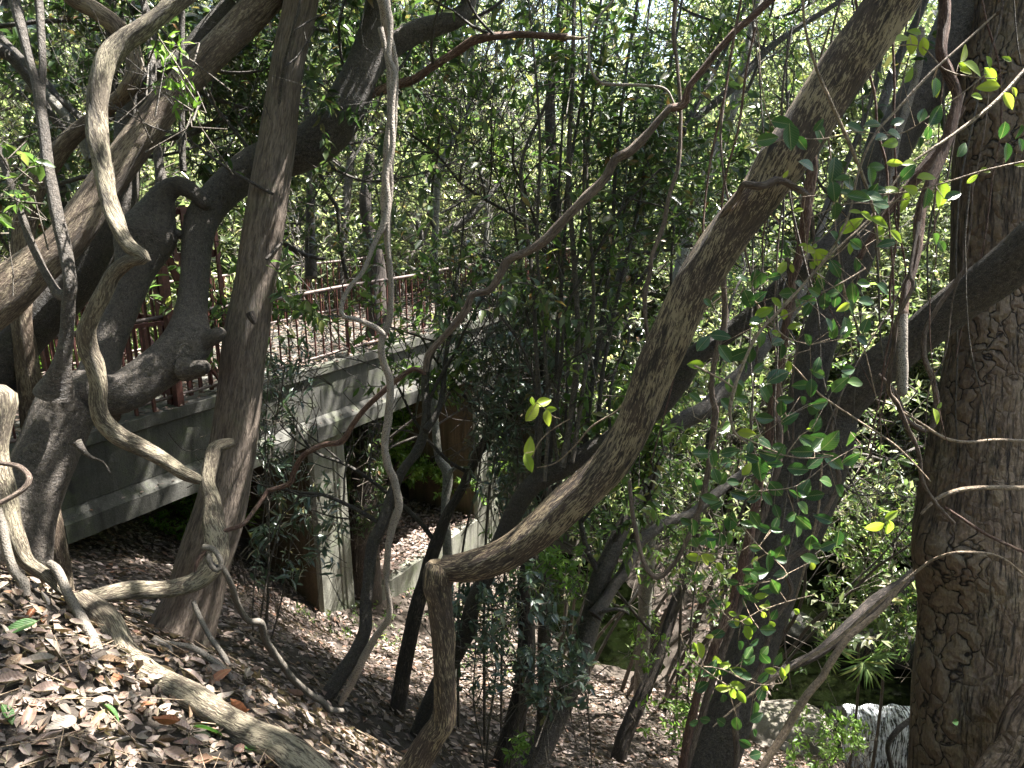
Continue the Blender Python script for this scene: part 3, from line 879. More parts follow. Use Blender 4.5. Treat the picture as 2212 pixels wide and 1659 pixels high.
Tc = tree('tree', 'dark leaning tree at the far left edge that bends right behind the flecked diagonal trunk', 'tree', [
 ('trunk', 'smooth2', '-30,860,110,4.8 10,775,104 60,710,100 130,635,96 200,545,92 255,440,74 272,350,56 276,270,52 296,195,56 345,162,52 400,138,56 445,80,52 500,15,46 540,-30,44,5.2', dict(root=True, up=3, sides=26)),
 ('branch', 'smooth2', '330,180,24,5.1 332,120,18 325,50,16 300,-20,15,5.3', dict(up=2)),
 ('branch', 'smooth2', '-20,60,8,5.6 54,50,9 141,44,10 180,50,9 218,64,8 245,100,6,5.8', dict()),
 ('branch', 'smooth2', '141,44,7,5.7 160,20,7 175,-20,7,5.7', dict()),
 ('branch', 'smooth2', '260,420,12,5.3 202,383,10 145,392,9 90,410,7 40,400,5,5.5', dict()),
 ('branch', 'smooth2', '-20,100,26,5.2 20,120,24 45,150,20 75,190,18 120,260,16 175,300,14,5.4', dict()),
 ('branch', 'pale', '200,340,22,5.4 161,275,22 134,240,22 96,204,20 60,190,16,5.4', dict()),  # lit limb of the dark tree, its sunlight put into paler bark
 ('branch', 'smooth2', '205,345,18,5.3 178,262,14 130,215,14 92,170,14 40,120,16 -20,60,16,5.6', dict()),
 ])
tree('tree', "long straight flecked trunk slanting from the left edge to the top left", 'tree', [
 ('trunk', 'fleckR', '-60,690,110,3.9 0,640,104 60,590,90 144,518,80 230,392,74 320,275,70 400,180,64 480,95,64 571,0,66 620,-60,66,4.5', dict(root=True, up=3, sides=36, seg=.03, flute=.04))])
tree('tree', 'thin brown trunk at the far left running up from behind the slanting flecked trunk', 'tree', [
 ('trunk', 'fleckR', '46,600,44,4.7 52,500,44 65,430,44 100,363,44 151,300,38 202,258,34 240,228,32,4.6 279,188,34,4.3 292,144,36 283,101,38 255,60,38 208,24,36 151,-10,36,4.2', dict(root=True, up=2))])
tree('woody_vine', "pale knobbly woody vine looping down in an S before the trunks at left", 'vine', [
 ('stem', 'fleckP', '410,-20,42,3.5 353,27,38 309,60,42 268,88,44 235,128,46 217,175,46 209,235,42 214,302,42 224,370,40 232,425,36 252,480,34 275,526,32 298,547,30 313,557,26,3.1 285,561,26 262,575,30 240,600,32 222,640,36 203,675,36 188,712,38 190,755,38 205,790,38 214,832,37 213,872,37 224,910,38 256,942,38 302,966,36 353,992,32 396,1022,30 428,1036,20,3.5', dict(lump=.11, twist=4, flute=.06))])
tree('woody_vine', "pale knobbly vine hugging the straight trunk foot, ending in a long horizontal arm", 'vine', [
 ('stem', 'fleckP', '506,956,18,3.95 488,960,24 466,970,30 455,1005,32 448,1045,32 458,1085,36,3.8 462,1130,44 469,1175,50 463,1217,50,3.6 430,1250,44 400,1264,40 353,1274,38 286,1276,37 218,1286,36 161,1299,36 118,1306,26,3.0', dict(lump=.09, twist=3, flute=.06, sides=22))])
tree('fallen_log', 'long pale ridged root or log lying across the leaf litter to the bottom edge', 'log', [
 ('log', 'fleckP', '175,1290,36,3.0 190,1305,44 235,1345,52 264,1408,56 302,1446,60 355,1478,62 420,1512,62 487,1560,66 544,1592,68 598,1612,72 640,1645,76 690,1690,76 730,1740,76,2.45', dict(lump=.09, flute=.09, sides=28, seg=.025, twist=.8))])
tree('woody_vine', 'stout pale vine stump at the left edge dropping to the leaf litter', 'vine', [
 ('stem', 'fleckP', '-20,860,60,3.0 10,862,52 0,920,46 -12,980,48 8,1050,46 22,1110,42 38,1170,40 60,1215,30 110,1250,24 150,1290,20,2.95', dict(lump=.1, flute=.05))])
tree('woody_vine', 'thin grey vine hooking in from the left edge beside the pale stump', 'vine', [
 ('stem', 'vine', '-20,1000,10,2.9 12,1002,10 44,1010,12 63,1033,13 50,1057,12 13,1080,11 -20,1096,11,2.8', dict())])
tree('root', 'dotted grey root wriggling down the leaf litter nearest the left edge', 'root', [
 ('stem', 'dots2', '-8,1100,18,2.9 8,1150,19 17,1195,20 30,1234,20 50,1257,21 56,1285,20 68,1312,19 94,1334,18 134,1361,13 188,1395,7,2.8', dict(lump=.1))])
tree('root', 'dotted grey root wriggling down the leaf litter beside the long log', 'root', [
 ('stem', 'dots2', '106,1217,16,2.95 122,1230,20 134,1250,19 150,1290,19 171,1326,20 188,1356,22 206,1388,22 214,1412,20 226,1437,19 249,1458,12,2.72', dict(lump=.12))])
tree('root', 'dark bent root arching out of the litter between the log and the straight trunk', 'root', [
 ('stem', 'dots2', '330,1382,22,3.1 348,1390,18 372,1392,12 412,1398,12 452,1421,14 484,1448,15 506,1472,13 528,1487,12 534,1510,12 525,1535,14,3.1', dict()),
 ('stem', 'dots2', '418,1300,10,3.4 430,1330,11 455,1378,11 485,1420,12 502,1460,12 508,1500,12 490,1510,14,3.15', dict()),
 ('stem', 'dots2', '340,1388,14,3.1 366,1400,12 368,1450,12,3.05', dict())])
tree('woody_vine', "thin dotted vine knotted on the straight trunk foot, trailing right over the litter", 'vine', [
 ('stem', 'dots2', '440,1182,16,3.45 462,1188,12 478,1215,12 470,1232,12 455,1222,11 448,1200,12,3.4 462,1225,11 480,1226,12 497,1257,13,3.5 517,1314,13 538,1341,12 564,1346,15 575,1385,15 605,1429,15 632,1466,15 665,1496,14 699,1518,14 712,1533,14 738,1536,12,4.5', dict(lump=.1)),
 ('stem', 'red', '420,1238,8,3.5 432,1203,9 464,1174,9 480,1150,10 524,1133,10 554,1096,9 578,1060,9,3.9', dict())])
tree('woody_vine', "long brown vine climbing from the straight trunk foot to the top right of centre", 'vine', [
 ('stem', 'red', '578,1060,10,3.9 625,1045,11 634,1022,12 655,984,12 699,961,12 739,953,13 764,914,12 791,880,12 821,852,12 868,812,12 895,797,11 917,806,10,3.6', dict(up=0)),
 ('stem', 'vine', '919,802,12,3.6 926,766,14 952,734,14 983,701,16 1008,666,16 1020,637,15 1057,627,16 1080,593,17 1097,562,17 1137,544,18 1178,517,21 1214,480,21 1258,433,21 1305,388,20 1328,345,21 1362,326,20 1396,292,18 1423,259,15 1450,232,16,3.3', dict(lump=.11, twist=5)),
 ('stem', 'red', '1448,234,16,3.3 1476,226,18 1486,195,16 1503,168,15 1536,128,14 1580,76,15 1620,40,16 1670,-5,16 1700,-40,16,3.2', dict(up=1, lump=.12))])
tree('woody_vine', 'pale dotted vine hanging straight down the middle, twisted like rope at the top', 'vine', [
 ('stem', 'dots', '822,-30,34,3.0 832,20,24 835,60,20 848,118,20 850,202,22 843,302,24 836,403,26 835,484,20 840,553,12 845,620,13 842,687,14 831,714,16 823,741,16 828,781,16 841,815,16 843,855,17 838,906,17 831,956,17 838,1007,17 852,1040,17 862,1090,18 853,1119,17 841,1166,16 836,1207,14 835,1257,12 841,1308,12 838,1338,13 811,1375,15 784,1425,17 756,1482,16 736,1519,12,3.9', dict(lump=.12, twist=6)),
 ('stem', 'dots', '812,-30,20,2.98 842,40,14 840,120,12 852,160,13 846,240,13 848,310,13 834,380,14 838,440,14 826,490,14 806,533,10 784,587,10 754,622,10 738,660,10 742,684,11 774,691,11 812,708,12 828,722,12,3.0', dict(lump=.1, twist=6)),
 ('stem', 'dots', '822,60,12,3.02 838,140,10 841,240,10 838,320,10 846,400,9 838,480,8 840,560,8,3.0', dict(lump=.1))])
V7 = tree('woody_vine', 'huge cream-flecked vine, thick as a trunk, curving from the bottom centre to the top right', 'vine', [
 ('stem', 'fleckB', '875,1690,64,3.1 905,1640,60 935,1593,54 958,1560,52 962,1509,50 958,1442,48 957,1375,50 951,1308,52 945,1262,52 948,1235,50,3.0', dict(root=True, lump=.07, twist=2, flute=.06, sides=30, seg=.02, knobs=[(962, 1205, 3.0, .08, .5), (940, 1265, 3.0, .05, .35)])),
 ('stem', 'fleckB', '952,1222,50,3.0 975,1226,58 1015,1222,66 1065,1208,70 1110,1185,72 1165,1145,76 1220,1095,80 1270,1050,82 1322,995,82 1362,930,80 1388,868,82 1415,800,84 1450,725,86 1486,645,88 1530,570,92 1583,490,94 1640,420,94 1690,350,98 1738,280,104 1790,200,104 1850,110,106 1905,30,108 1950,-40,112,2.7', dict(up=2.5, lump=.055, twist=1.5, flute=.05, sides=44, seg=.02, knobs=[(1690, 335, 2.75, .08, .25)]))])
tree('woody_vine', 'short brown vine tied across the huge flecked vine like a belt', 'vine', [
 ('stem', 'vine', '1556,470,12,2.78 1574,448,14,2.74 1592,425,13 1606,398,14,2.68 1630,402,18,2.63 1652,400,16 1677,388,15 1705,398,15 1728,410,13,2.68 1745,420,10,2.78', dict(lump=.14, twist=8))])

Td = tree('tree', "dark tree behind the huge flecked vine, its low limb carrying many sprouts", 'tree', [
 ('trunk', 'smooth2', '880,1640,30,5.9 905,1570,30 935,1500,32 1003,1375,38 1022,1305,36 1048,1248,36 1085,1165,38 1118,1092,40 1154,1045,42 1221,1008,42 1271,975,40 1318,948,38,5.2 1365,915,40 1423,880,42 1473,815,44 1503,771,46 1570,721,42 1637,671,44 1700,610,42 1760,560,38,4.8 1830,470,30 1870,360,26 1900,250,22,5.0', dict(root=True, up=2))])
Te = tree('tree', 'massive dark trunk right of centre wrapped in rope-like vines and green leaves', 'tree', [
 ('trunk', 'smooth', '1520,1720,100,3.9 1560,1600,98 1600,1480,98 1640,1350,100 1680,1240,104 1705,1120,108 1722,1000,84 1736,900,74 1750,810,72 1775,720,74 1815,630,76 1850,540,80 1880,440,84 1915,340,88 1960,250,92 2015,165,96 2065,80,104 2105,0,112 2130,-60,112,4.1', dict(root=True, up=3, sides=40, seg=.035, lump=.05)),
 ('branch', 'smooth', '1700,1200,70,3.95 1745,1110,84 1780,1030,84 1800,950,84 1812,890,86,3.85 1850,840,86 1906,788,84 1990,722,84 2074,652,88 2158,590,96 2240,520,100 2330,430,100,3.0', dict(up=2.5, sides=34, seg=.035, lump=.05))])
Tf = tree('tree', 'massive tree at the right edge with thick cracked plate bark and burls', 'tree', [
 ('trunk', 'plate', '2068,1760,210,3.75 2078,1659,205 2085,1500,205 2096,1400,205 2104,1300,215 2100,1200,230 2105,1100,224 2112,1000,205 2122,900,190 2136,800,180 2142,700,178 2146,600,176 2150,500,176 2160,350,186 2175,200,194 2195,80,200 2210,-60,206,4.0', dict(root=True, up=3, sides=72, seg=.03, lump=.045, flute=.05, knobs=[(2010, 1190, 3.65, .18, .45), (2090, 1235, 3.45, .14, .4), (2000, 1440, 3.7, .08, .3), (2035, 955, 3.65, .12, -.25), (2150, 900, 3.5, .2, .15)])),
 ('root', 'plate', '2240,1500,60,3.4 2196,1560,62 2178,1620,66 2120,1690,60 2060,1760,60,3.3', dict(lump=.1))])

mid = [
 ('tree', "slim dark tree leaning right just left of the huge vine's bent foot", [('trunk', 'black', '838,1610,40,6.4 850,1570,38 864,1500,34 879,1408,33 902,1308,34 922,1240,30 942,1173,28 969,1106,22 986,1077,20 1013,1023,20 1036,973,20 1070,923,22 1100,896,20 1150,850,16 1204,815,16 1250,780,12 1300,730,10,6.8', dict(root=True, up=2, flute=.08))]),
 ('tree', 'dark upright tree behind the sprouting limb, passing close right of the lower shrub', [('trunk', 'black', '1088,1640,46,6.2 1100,1600,44 1120,1526,42 1134,1459,42 1138,1375,38 1132,1308,34 1134,1257,32 1150,1170,30 1170,1100,32 1175,1057,32 1178,956,27 1178,855,24 1172,755,20 1184,654,18 1193,553,20 1202,504,24 1198,403,22 1189,302,22 1189,202,20 1201,101,16 1212,0,14 1215,-50,14,7', dict(root=True, up=2, lump=.05))]),
 ('tree', "sturdy dark tree with a low fork, rising right from the bottom centre", [('trunk', 'smooth', '1120,1700,60,5.6 1148,1650,58 1175,1600,55 1206,1540,52 1238,1462,48 1262,1392,45 1285,1308,44 1298,1245,42 1318,1200,38 1342,1146,34 1372,1096,30 1400,1045,30 1428,965,30 1468,912,36 1520,885,38 1570,838,36 1620,788,32 1650,750,28,6.4 1700,690,24 1740,610,20 1770,500,18,7', dict(root=True, up=2)),
   ('branch', 'smooth', '1285,1330,26,5.75 1312,1290,22 1330,1260,24 1350,1232,26 1375,1180,26 1408,1150,24 1446,1126,22 1490,1112,20 1536,1076,22 1603,1023,18 1680,980,14 1760,960,10,6.5', dict()),
   ('branch', 'smooth2', '1300,1322,9,5.7 1320,1316,8 1345,1318,6 1360,1328,3,5.7', dict())]),
 ('tree', 'dark rough leaning tree beyond the pond edge, left of the vine-wrapped trunk', [('trunk', 'black', '1350,1590,34,8.2 1372,1536,32 1399,1476,28 1433,1392,25 1456,1308,23 1478,1257,20 1500,1180,17 1515,1080,14 1530,960,12,8.8', dict(root=True, up=2, flute=.08))]),
 ('tree', 'blue-grey curved sapling passing in front of the second bridge pier', [('trunk', 'smooth2', '640,1530,34,5.3 672,1518,32 706,1502,32 734,1462,32 768,1408,30 790,1358,29 790,1308,26 797,1240,25 806,1173,26 825,1133,26 862,1030,21 902,973,21 918,925,20 922,880,20 918,830,18 925,780,15 945,740,12 965,700,9,6.2', dict(root=True, up=1)), ('branch', 'smooth2', '920,930,14,5.9 945,890,13 956,850,12 962,780,11 975,700,9,6.3', dict())]),
 ('tree', 'slender pale-lit tree standing just right of the curved sapling, before the pier', [('trunk', 'pale', '966,1180,20,7.6 962,1090,19 967,1023,22 949,990,18 942,939,17 939,872,16 948,805,13 949,687,15 942,603,16 939,560,15 940,497,15 946,386,14 962,326,15 990,289,13 1012,240,11 1020,160,9,8.4', dict(root=True, up=1.5)), ('branch', 'pale', '967,1023,10,7.6 985,1010,8 1000,1012,6,7.6', dict())]),
 ('tree', 'dark slanting tree right of centre, leaning up to the right behind the long brown vine', [('trunk', 'smooth2', '1215,990,24,7.0 1250,900,22 1285,790,22 1310,700,22 1356,551,21 1389,454,22 1433,370,22 1475,284,19 1587,185,17 1654,111,15 1738,50,13 1788,20,11 1850,-30,10,7.6', dict(root=True, up=1.5)), ('branch', 'smooth2', '1475,284,12,7.3 1530,180,10 1590,60,9 1620,-20,8,7.6', dict())]),
 ('tree', 'pale grey slanting trunk seen in the gap left of the huge flecked vine', [('trunk', 'pale', '1440,700,26,9.0 1470,580,25 1489,487,24 1519,403,26 1553,319,24 1580,240,22 1603,168,22 1620,84,20 1640,0,18 1650,-40,18,9.5', dict(root=True, up=2))]),
 ('tree', 'forked olive-grey tree in the distance above the bridge deck', [('trunk', 'pale', '862,640,22,17 872,538,20 895,487,18 912,420,16 936,336,14 962,286,12 975,220,10,17.5', dict(root=True, up=2)), ('branch', 'pale', '895,487,12,17.2 930,400,10 980,330,9 1010,300,8,17.5', dict())]),
 ('tree', 'pale curving tree behind the middle of the bridge railing with a crooked top', [('trunk', 'pale', '932,640,16,17.5 940,504,15 949,370,15 969,309,15 1010,269,13 996,235,11 962,185,10 936,150,8,17.5', dict(root=True, up=1.5)), ('branch', 'pale', '1010,269,11,17.5 1035,310,10 1057,353,10 1053,420,10 1050,520,12 1046,620,14,17.5', dict()), ('branch', 'smooth2', '1016,286,8,17.5 1050,258,7 1082,230,6,17.5', dict())]),
 ('tree', 'dead dark branching sapling standing over the bridge railing', [('trunk', 'smooth2', '918,650,16,16.5 915,538,14 902,487,12 870,437,11 845,403,9 801,386,8 751,370,6 710,340,5,16.5', dict(root=True)), ('branch', 'smooth2', '915,538,8,16.5 880,520,7 840,490,6 800,455,5 764,420,4,16.5', dict()), ('branch', 'smooth2', '905,560,7,16.5 930,480,6 990,440,5 1040,400,4,16.5', dict())]),
 ('tree', 'thick dark limb leaning right behind the far railing of the footbridge', [('trunk', 'smooth2', '795,690,28,16 805,660,27 822,613,25 868,573,22 905,548,20 960,505,18 1010,470,16 1060,420,13,17', dict(root=True, up=1.5)), ('branch', 'smooth2', '868,573,12,16.3 930,600,10 980,620,9,16.5', dict())]),
 ('tree', 'dark upright tree behind the railing between the straight trunk and the hanging vine', [('trunk', 'smooth2', '740,670,22,15.5 738,580,20 745,470,19 757,350,17 768,250,15 785,150,12 790,60,10,16', dict(root=True, up=1.5)), ('branch', 'smooth2', '740,520,10,15.6 700,450,9 680,380,8 650,300,6,15.8', dict())]),
 ('tree', 'broken reddish dead limb arching right from the fork of the big smooth tree', [('limb', 'red', '782,222,24,4.85 794,208,19 835,191,19 892,171,19 936,144,17 986,111,17 1026,87,18 1070,78,16 1137,75,15 1190,78,14 1225,80,13,4.5', dict(lump=.14)), ('broken_tip', 'tan', '1222,80,12,4.5 1245,83,7 1268,81,3,4.45', dict(lump=.2))]),
 ('tree', "grey-green tree with crossing limbs above the bridge, left of centre", [('trunk', 'pale', '1062,640,18,18.5 1050,560,16 1058,470,14 1040,380,12 1030,319,11 1016,286,10 985,240,9 969,208,9 936,198,8 885,192,7 850,170,5,18.5', dict(root=True)), ('branch', 'pale', '1030,319,8,18.5 1000,290,8 960,240,7 940,190,6 920,130,5,18.5', dict()), ('branch', 'pale', '1040,400,8,18.5 1080,330,7 1130,250,6 1180,190,5,18.5', dict())]),
 ('tree', 'ivy-clad dark trunk seen through the opening under the bridge', [('trunk', 'black', '782,1150,70,12.5 785,1080,62 790,1000,58 795,940,56 800,850,54,12.5', dict(root=True, up=4))]),
 ('tree', 'slim dark tree on the far left edge behind the slanting trunk', [('trunk', 'smooth2', '150,560,22,6.6 140,450,22 118,330,20 96,250,20 60,150,18 20,40,20 0,-30,20,6.8', dict(up=2))]),
 ('fallen_log', 'dark dead trunk leaning over the stream above the waterfall', [('log', 'black', '1640,1480,14,6.8 1704,1442,18 1771,1408,22 1838,1350,27 1889,1303,30 1956,1254,22 2010,1200,18,7.2', dict(flute=.08))]),
 ('sapling', 'smooth pale sapling slanting up from the bottom edge left of the waterfall', [('trunk', 'tan', '1630,1690,16,4.9 1647,1657,16 1690,1590,16 1738,1509,17 1775,1465,15 1788,1440,15 1830,1380,14 1870,1345,13 1905,1315,11 1950,1260,8 1990,1215,6,5.2', dict(root=True))]),
 ('sapling', 'dark thin bent branch hanging in front of the waterfall', [('branch', 'smooth2', '1995,1540,11,4.4 1965,1556,11 1935,1582,12 1918,1610,10 1922,1640,10 1935,1690,10,4.4', dict())]),
]
MT = []
for nm, lb, ps in mid:
    e_ = tree(nm, lb, 'tree' if nm == 'tree' else ('log' if 'log' in nm else 'sapling'), ps)
    MT.append((e_, ps[0][2]))

# uprights rising behind the top left corner
k = 0
for (x0, y0, x1, w, d, lb) in [(236, 110, 232, 15, 5.6, 'leftmost thin upright stem behind the loop of the pale S vine'), (248, 60, 244, 9, 5.7, 'thinnest upright stem beside the loop of the pale S vine'),
        (270, 90, 262, 10, 5.8, 'thin dark upright stem just above the loop of the pale S vine'), (286, 130, 279, 16, 5.5, 'thicker dark upright stem crossing the top of the pale S vine'),
        (392, 220, 390, 13, 5.0, 'dark straight stem standing behind the slanting flecked trunk near the top')]:
    tree('sapling', lb, 'sapling', [('stem', 'smooth2', f'{x0 + 3},{y0 + 150},{w + 2},{d} {x0 + 1},{y0 + 80},{w + 1} {x0},{y0},{w} {x1},-30,{w},{d}', dict(up=1.5))])

# sprouts rising from the low dark limb
rs = random.Random(21)
sp = [(1214, 1010, 1236, 880, 1248, 740, 1240, 560, 1228, 380, 1236, 180, 1240, -20, 15), (1262, 985, 1275, 860, 1300, 700, 1320, 540, 1330, 360, 1352, 160, 1380, -20, 12),
      (1160, 1050, 1166, 900, 1158, 760, 1150, 600, 1128, 420, 1132, 330, 1190, 200, 12), (1185, 1030, 1200, 860, 1206, 700, 1218, 540, 1225, 400, 1260, 200, 1300, -10, 11),
      (1236, 1000, 1262, 820, 1282, 660, 1275, 500, 1268, 340, 1290, 170, 1320, -20, 10), (1290, 965, 1300, 820, 1330, 660, 1372, 480, 1400, 330, 1440, 180, 1470, 20, 10),
      (1205, 1015, 1196, 900, 1210, 780, 1232, 640, 1255, 500, 1262, 300, 1256, 60, 8), (1250, 990, 1243, 860, 1262, 720, 1300, 600, 1350, 450, 1372, 250, 1400, 40, 8),
      (1176, 1040, 1184, 920, 1180, 800, 1170, 660, 1160, 520, 1166, 300, 1150, 80, 9), (1225, 1005, 1222, 900, 1226, 780, 1212, 620, 1205, 470, 1216, 250, 1226, 20, 8)]
wh = ['thickest straight', 'second thick and slightly leaning', 'leftmost bowed', 'dark upright', 'slender mid', 'rightmost outward leaning', 'thin wavering', 'thin right-leaning', 'thin left-bowed', 'thinnest upright']
for i, s in enumerate(sp):
    n = 7; d0 = 5.15 + .12 * (i % 4)
    dat = ' '.join(f'{s[2 * a]},{s[2 * a + 1]},{max(4, s[14] * (1 - .07 * a)):.1f},{d0 + .05 * a:.2f}' for a in range(n))
    tree('sprout', wh[i] + ' sprout rising from the low dark limb behind the huge vine', 'sprout', [('stem', 'smooth2' if i % 2 else 'twig', dat, dict(up=.8, lump=.05))], group='sprouts on the low dark limb')

# rope vines on and around the massive dark trunk
ropes = [
 ("reddish rope vine hanging before the massive dark trunk, its cut end pale", [('stem', 'red', '2030,-30,26,3.0 2040,0,24 2038,50,24 2034,118,24 2050,161,22 2068,208,20 2056,262,24 2033,336,24 1993,437,22 1980,538,20 1971,587,17 1955,637,18 1950,680,20,2.85', dict(lump=.12, twist=5, up=0)), ('cut_end', 'dots', '1950,678,20,2.85 1948,704,24 1947,755,24 1950,800,24 1949,848,21,2.85', dict(lump=.06))]),
 ('thin brown vine twining round the pale cut vine and on down beside the cracked trunk', [('stem', 'vine', '1985,480,8,2.8 1966,587,8 1972,620,8,2.75 1938,690,9 1930,760,9 1919,839,9 1939,872,9 1960,923,9 1983,973,9 1993,1040,9 2023,1090,9 2060,1130,8,3.1', dict(lump=.1))]),
 ('dotted brown vine hanging free just left of the massive dark trunk', [('stem', 'vine', '1564,540,11,3.5 1563,603,12 1566,687,13 1553,740,13 1540,800,11 1538,855,12 1546,889,14 1540,940,13 1533,990,12 1519,1074,13 1500,1130,11 1478,1180,10 1456,1217,10 1423,1247,11 1396,1227,11 1379,1173,10 1366,1106,10 1360,1040,8,3.8', dict(lump=.1, twist=4))]),
 ('thickest reddish rope vine twisting down the left side of the massive dark trunk', [('stem', 'red', '1755,330,18,3.5 1752,386,22 1741,454,24 1731,538,20 1712,600,18 1704,654,16 1690,760,17 1677,839,18 1668,900,20 1657,960,18 1640,1040,19 1620,1156,20 1600,1230,20 1580,1308,20 1546,1392,20 1509,1492,18 1486,1593,18 1465,1700,18,3.7', dict(root=True, lump=.14, twist=5))]),
 ('second rope vine wound beside the thickest one on the massive dark trunk', [('stem', 'vine', '1700,560,12,3.55 1715,650,13 1690,720,13 1684,800,14 1666,872,16 1681,923,18 1680,1006,16 1660,1060,15 1650,1110,16 1625,1180,15 1612,1260,15 1590,1330,16 1556,1420,15 1530,1500,15 1500,1600,15 1470,1700,15,3.75', dict(root=True, lump=.12, twist=5))]),
 ('grey vine snaking down the right side of the massive dark trunk', [('stem', 'vine', '1812,860,8,3.6 1795,950,9 1812,1040,10 1775,1120,11 1745,1180,12 1704,1210,13 1698,1240,12 1710,1270,11 1700,1300,10 1672,1340,12 1655,1400,12 1640,1450,14 1600,1500,12 1588,1560,14 1592,1620,13 1585,1700,12,3.75', dict(root=True, lump=.1))]),
 ('brown vine loop bowing out from the fork of the massive dark trunk', [('stem', 'vine', '2100,560,9,3.3 2010,690,10 1995,760,11 2018,830,12 2022,900,13 2000,930,11 1960,905,9 1935,850,8 1900,810,7,3.45', dict(lump=.1))]),
 ('reddish shaggy vine slanting behind the leaves at the top right', [('stem', 'red', '2080,230,14,3.3 2040,300,18 1990,370,22 1940,430,18 1890,500,14 1850,570,10,3.4', dict(lump=.2))]),
 ('dotted vine strip running up the dark limb left of the hanging cut vine', [('stem', 'dots', '1990,60,12,3.9 1985,140,16 1960,230,16 1940,290,16 1925,380,14 1905,440,12,3.85', dict(lump=.1))]),
 ('long vertical brown vine hanging left of the huge flecked vine', [('stem', 'vine', '1463,-30,9,4 1455,67,10 1462,134,8 1470,235,8 1466,353,9 1446,420,9 1433,487,10 1409,551,9 1404,590,10 1393,637,11 1396,704,8 1404,770,8,4', dict())]),
 ('thin grey vine bending like a hook at the top right of centre', [('stem', 'dots', '1340,-30,5,3.6 1325,0,5 1278,57,5.5 1272,110,6 1277,150,6.5 1298,178,7 1340,183,6 1380,184,6 1433,190,5 1452,215,5 1462,250,4,3.6', dict())]),
 ('pale tan vine running diagonally across the top of the huge flecked vine', [('stem', 'tan', '1734,-30,5,2.4 1735,10,6 1741,67,6 1765,151,7 1798,228,8 1839,319,8 1872,403,7 1890,470,6 1900,560,5,2.5', dict())]),
 ('long thin stem slanting from top right down to the left through the yellow leaves', [('stem', 'tan', '2150,30,4,2.4 2080,95,5 2007,161,6 1939,235,6 1889,292,6 1855,370,5 1832,470,5 1788,551,5 1704,650,6 1637,722,7 1600,800,7 1587,839,8 1577,882,8 1580,915,6 1592,940,5 1637,970,4 1704,985,4,2.4', dict())]),
 ('second long thin stem slanting parallel through the leaves at upper right', [('stem', 'tan', '2240,120,7,2.6 2150,220,8 2060,290,7 2000,330,6 1950,370,5 1880,470,5 1805,540,5 1740,610,4 1690,660,4,2.5', dict())]),
 ('straight thin runner slanting down right across the fork of the massive trunk', [('stem', 'tan', '1690,770,3,2.7 1718,795,4 1771,852,5 1855,909,4 1939,966,4 2010,1040,3,2.9', dict())]),
 ('thin vine crossing the cracked trunk just below its middle', [('stem', 'tan', '1950,890,5,3.0 1990,915,6 2040,946,7 2090,955,7 2150,950,6 2230,953,7,3.15', dict())]),
 ('thicker vine strap crossing the cracked trunk at a lower height', [('stem', 'tan', '1990,1110,6,3.1 2023,1078,8 2060,1062,9 2110,1054,10 2230,1054,10,3.15', dict())]),
 ('reddish thin runner slanting across the cracked trunk to the right edge', [('stem', 'red', '2040,1095,6,3.05 2085,1125,7 2141,1160,7 2240,1205,7,3.1', dict())]),
 ('thin arching stem over the foot of the cracked trunk', [('stem', 'tan', '1540,1570,3,3.3 1637,1490,6,3.3 1740,1425,7 1805,1385,8 1900,1300,7 1993,1224,6,3.1 2030,1203,6 2074,1193,6,3.0 2141,1197,6 2180,1215,5 2220,1250,5,3.1', dict())]),
 ('pale thin stem curving up from the low litter past the leaf sprigs in the centre', [('stem', 'tan', '1160,1010,2,4.0 1200,1000,3 1240,965,3 1280,920,4 1340,880,4 1372,812,4 1440,760,4 1500,690,4 1560,640,3,3.6', dict())]),
 ('dangling pair of thin hanging stems beside the massive trunk base', [('stem', 'twig', '1715,950,3,3.4 1700,1060,4 1690,1150,4 1700,1200,4,3.4', dict()), ('stem', 'tan', '1775,1000,4,3.4 1768,1100,5 1745,1200,5 1720,1290,4,3.5', dict())]),
]
for lb, ps in ropes:
    tree('woody_vine', lb, 'vine', ps)

# tangle of thin vines between the two massive right-hand trunks
rs = random.Random(5)
for i in range(30):
    x0 = 1560 + 22 * i + rs.uniform(-25, 25); y0 = rs.choice([-30, 60, 200, 380]); d0 = rs.uniform(2.9, 3.9)
    pts = []; x = x0; y = y0; dx = rs.uniform(-26, 16); w = rs.uniform(3, 6.5); n = rs.randint(6, 11)
    for k in range(n):
        pts.append('%.0f,%.0f,%.1f,%.2f' % (x, y, w * (1 - .5 * k / n), d0)); dx += rs.uniform(-26, 26); dx *= .85; x += dx; y += rs.uniform(70, 135)
    P_, _r = parse(pts[0] + ' ' + pts[-1])
    tree('thin_vine', 'thin brown vine tangled among the massive dark trunk and the cracked trunk', 'vine', [('stem', rs.choice(['vine', 'tan', 'red', 'twig']), ' '.join(pts), dict(lump=.1, twist=5))], group='thin tangled vines at the right')
# ---------------------------------------------------------------- foliage
def outside_view(P, maxd, margin=30):
    x, y, d = proj(P)
    inside = (x > -margin) & (x < 2212 + margin) & (y > -margin) & (y < 1659 + margin) & (d > 0) & (d < maxd)
    return ~inside
def screen_tips(rng, px, py, rx, ry, d, dd, n):
    a = rng.rand(n) * 6.283; r = np.sqrt(rng.rand(n))
    X = px + rx * r * np.cos(a); Y = py + ry * r * np.sin(a); D = d + (rng.rand(n) - .5) * 2 * dd
    return np.array([pix(x, y, z) for x, y, z in zip(X, Y, D)])
def rdirs(rng, n, up=.3):
    v = rng.randn(n, 3); v[:, 2] = v[:, 2] * .6 + up
    return norm(v)
def merge(a, b, mi):
    n0 = a.n
    off = 0
    for v, f, k in zip(b.v, b.f, b.b):
        a.v.append(v); a.b.append(k); a.f.append(f + n0); a.mi.append(np.full(len(f), mi, dtype=np.int32))
    a.n += b.n
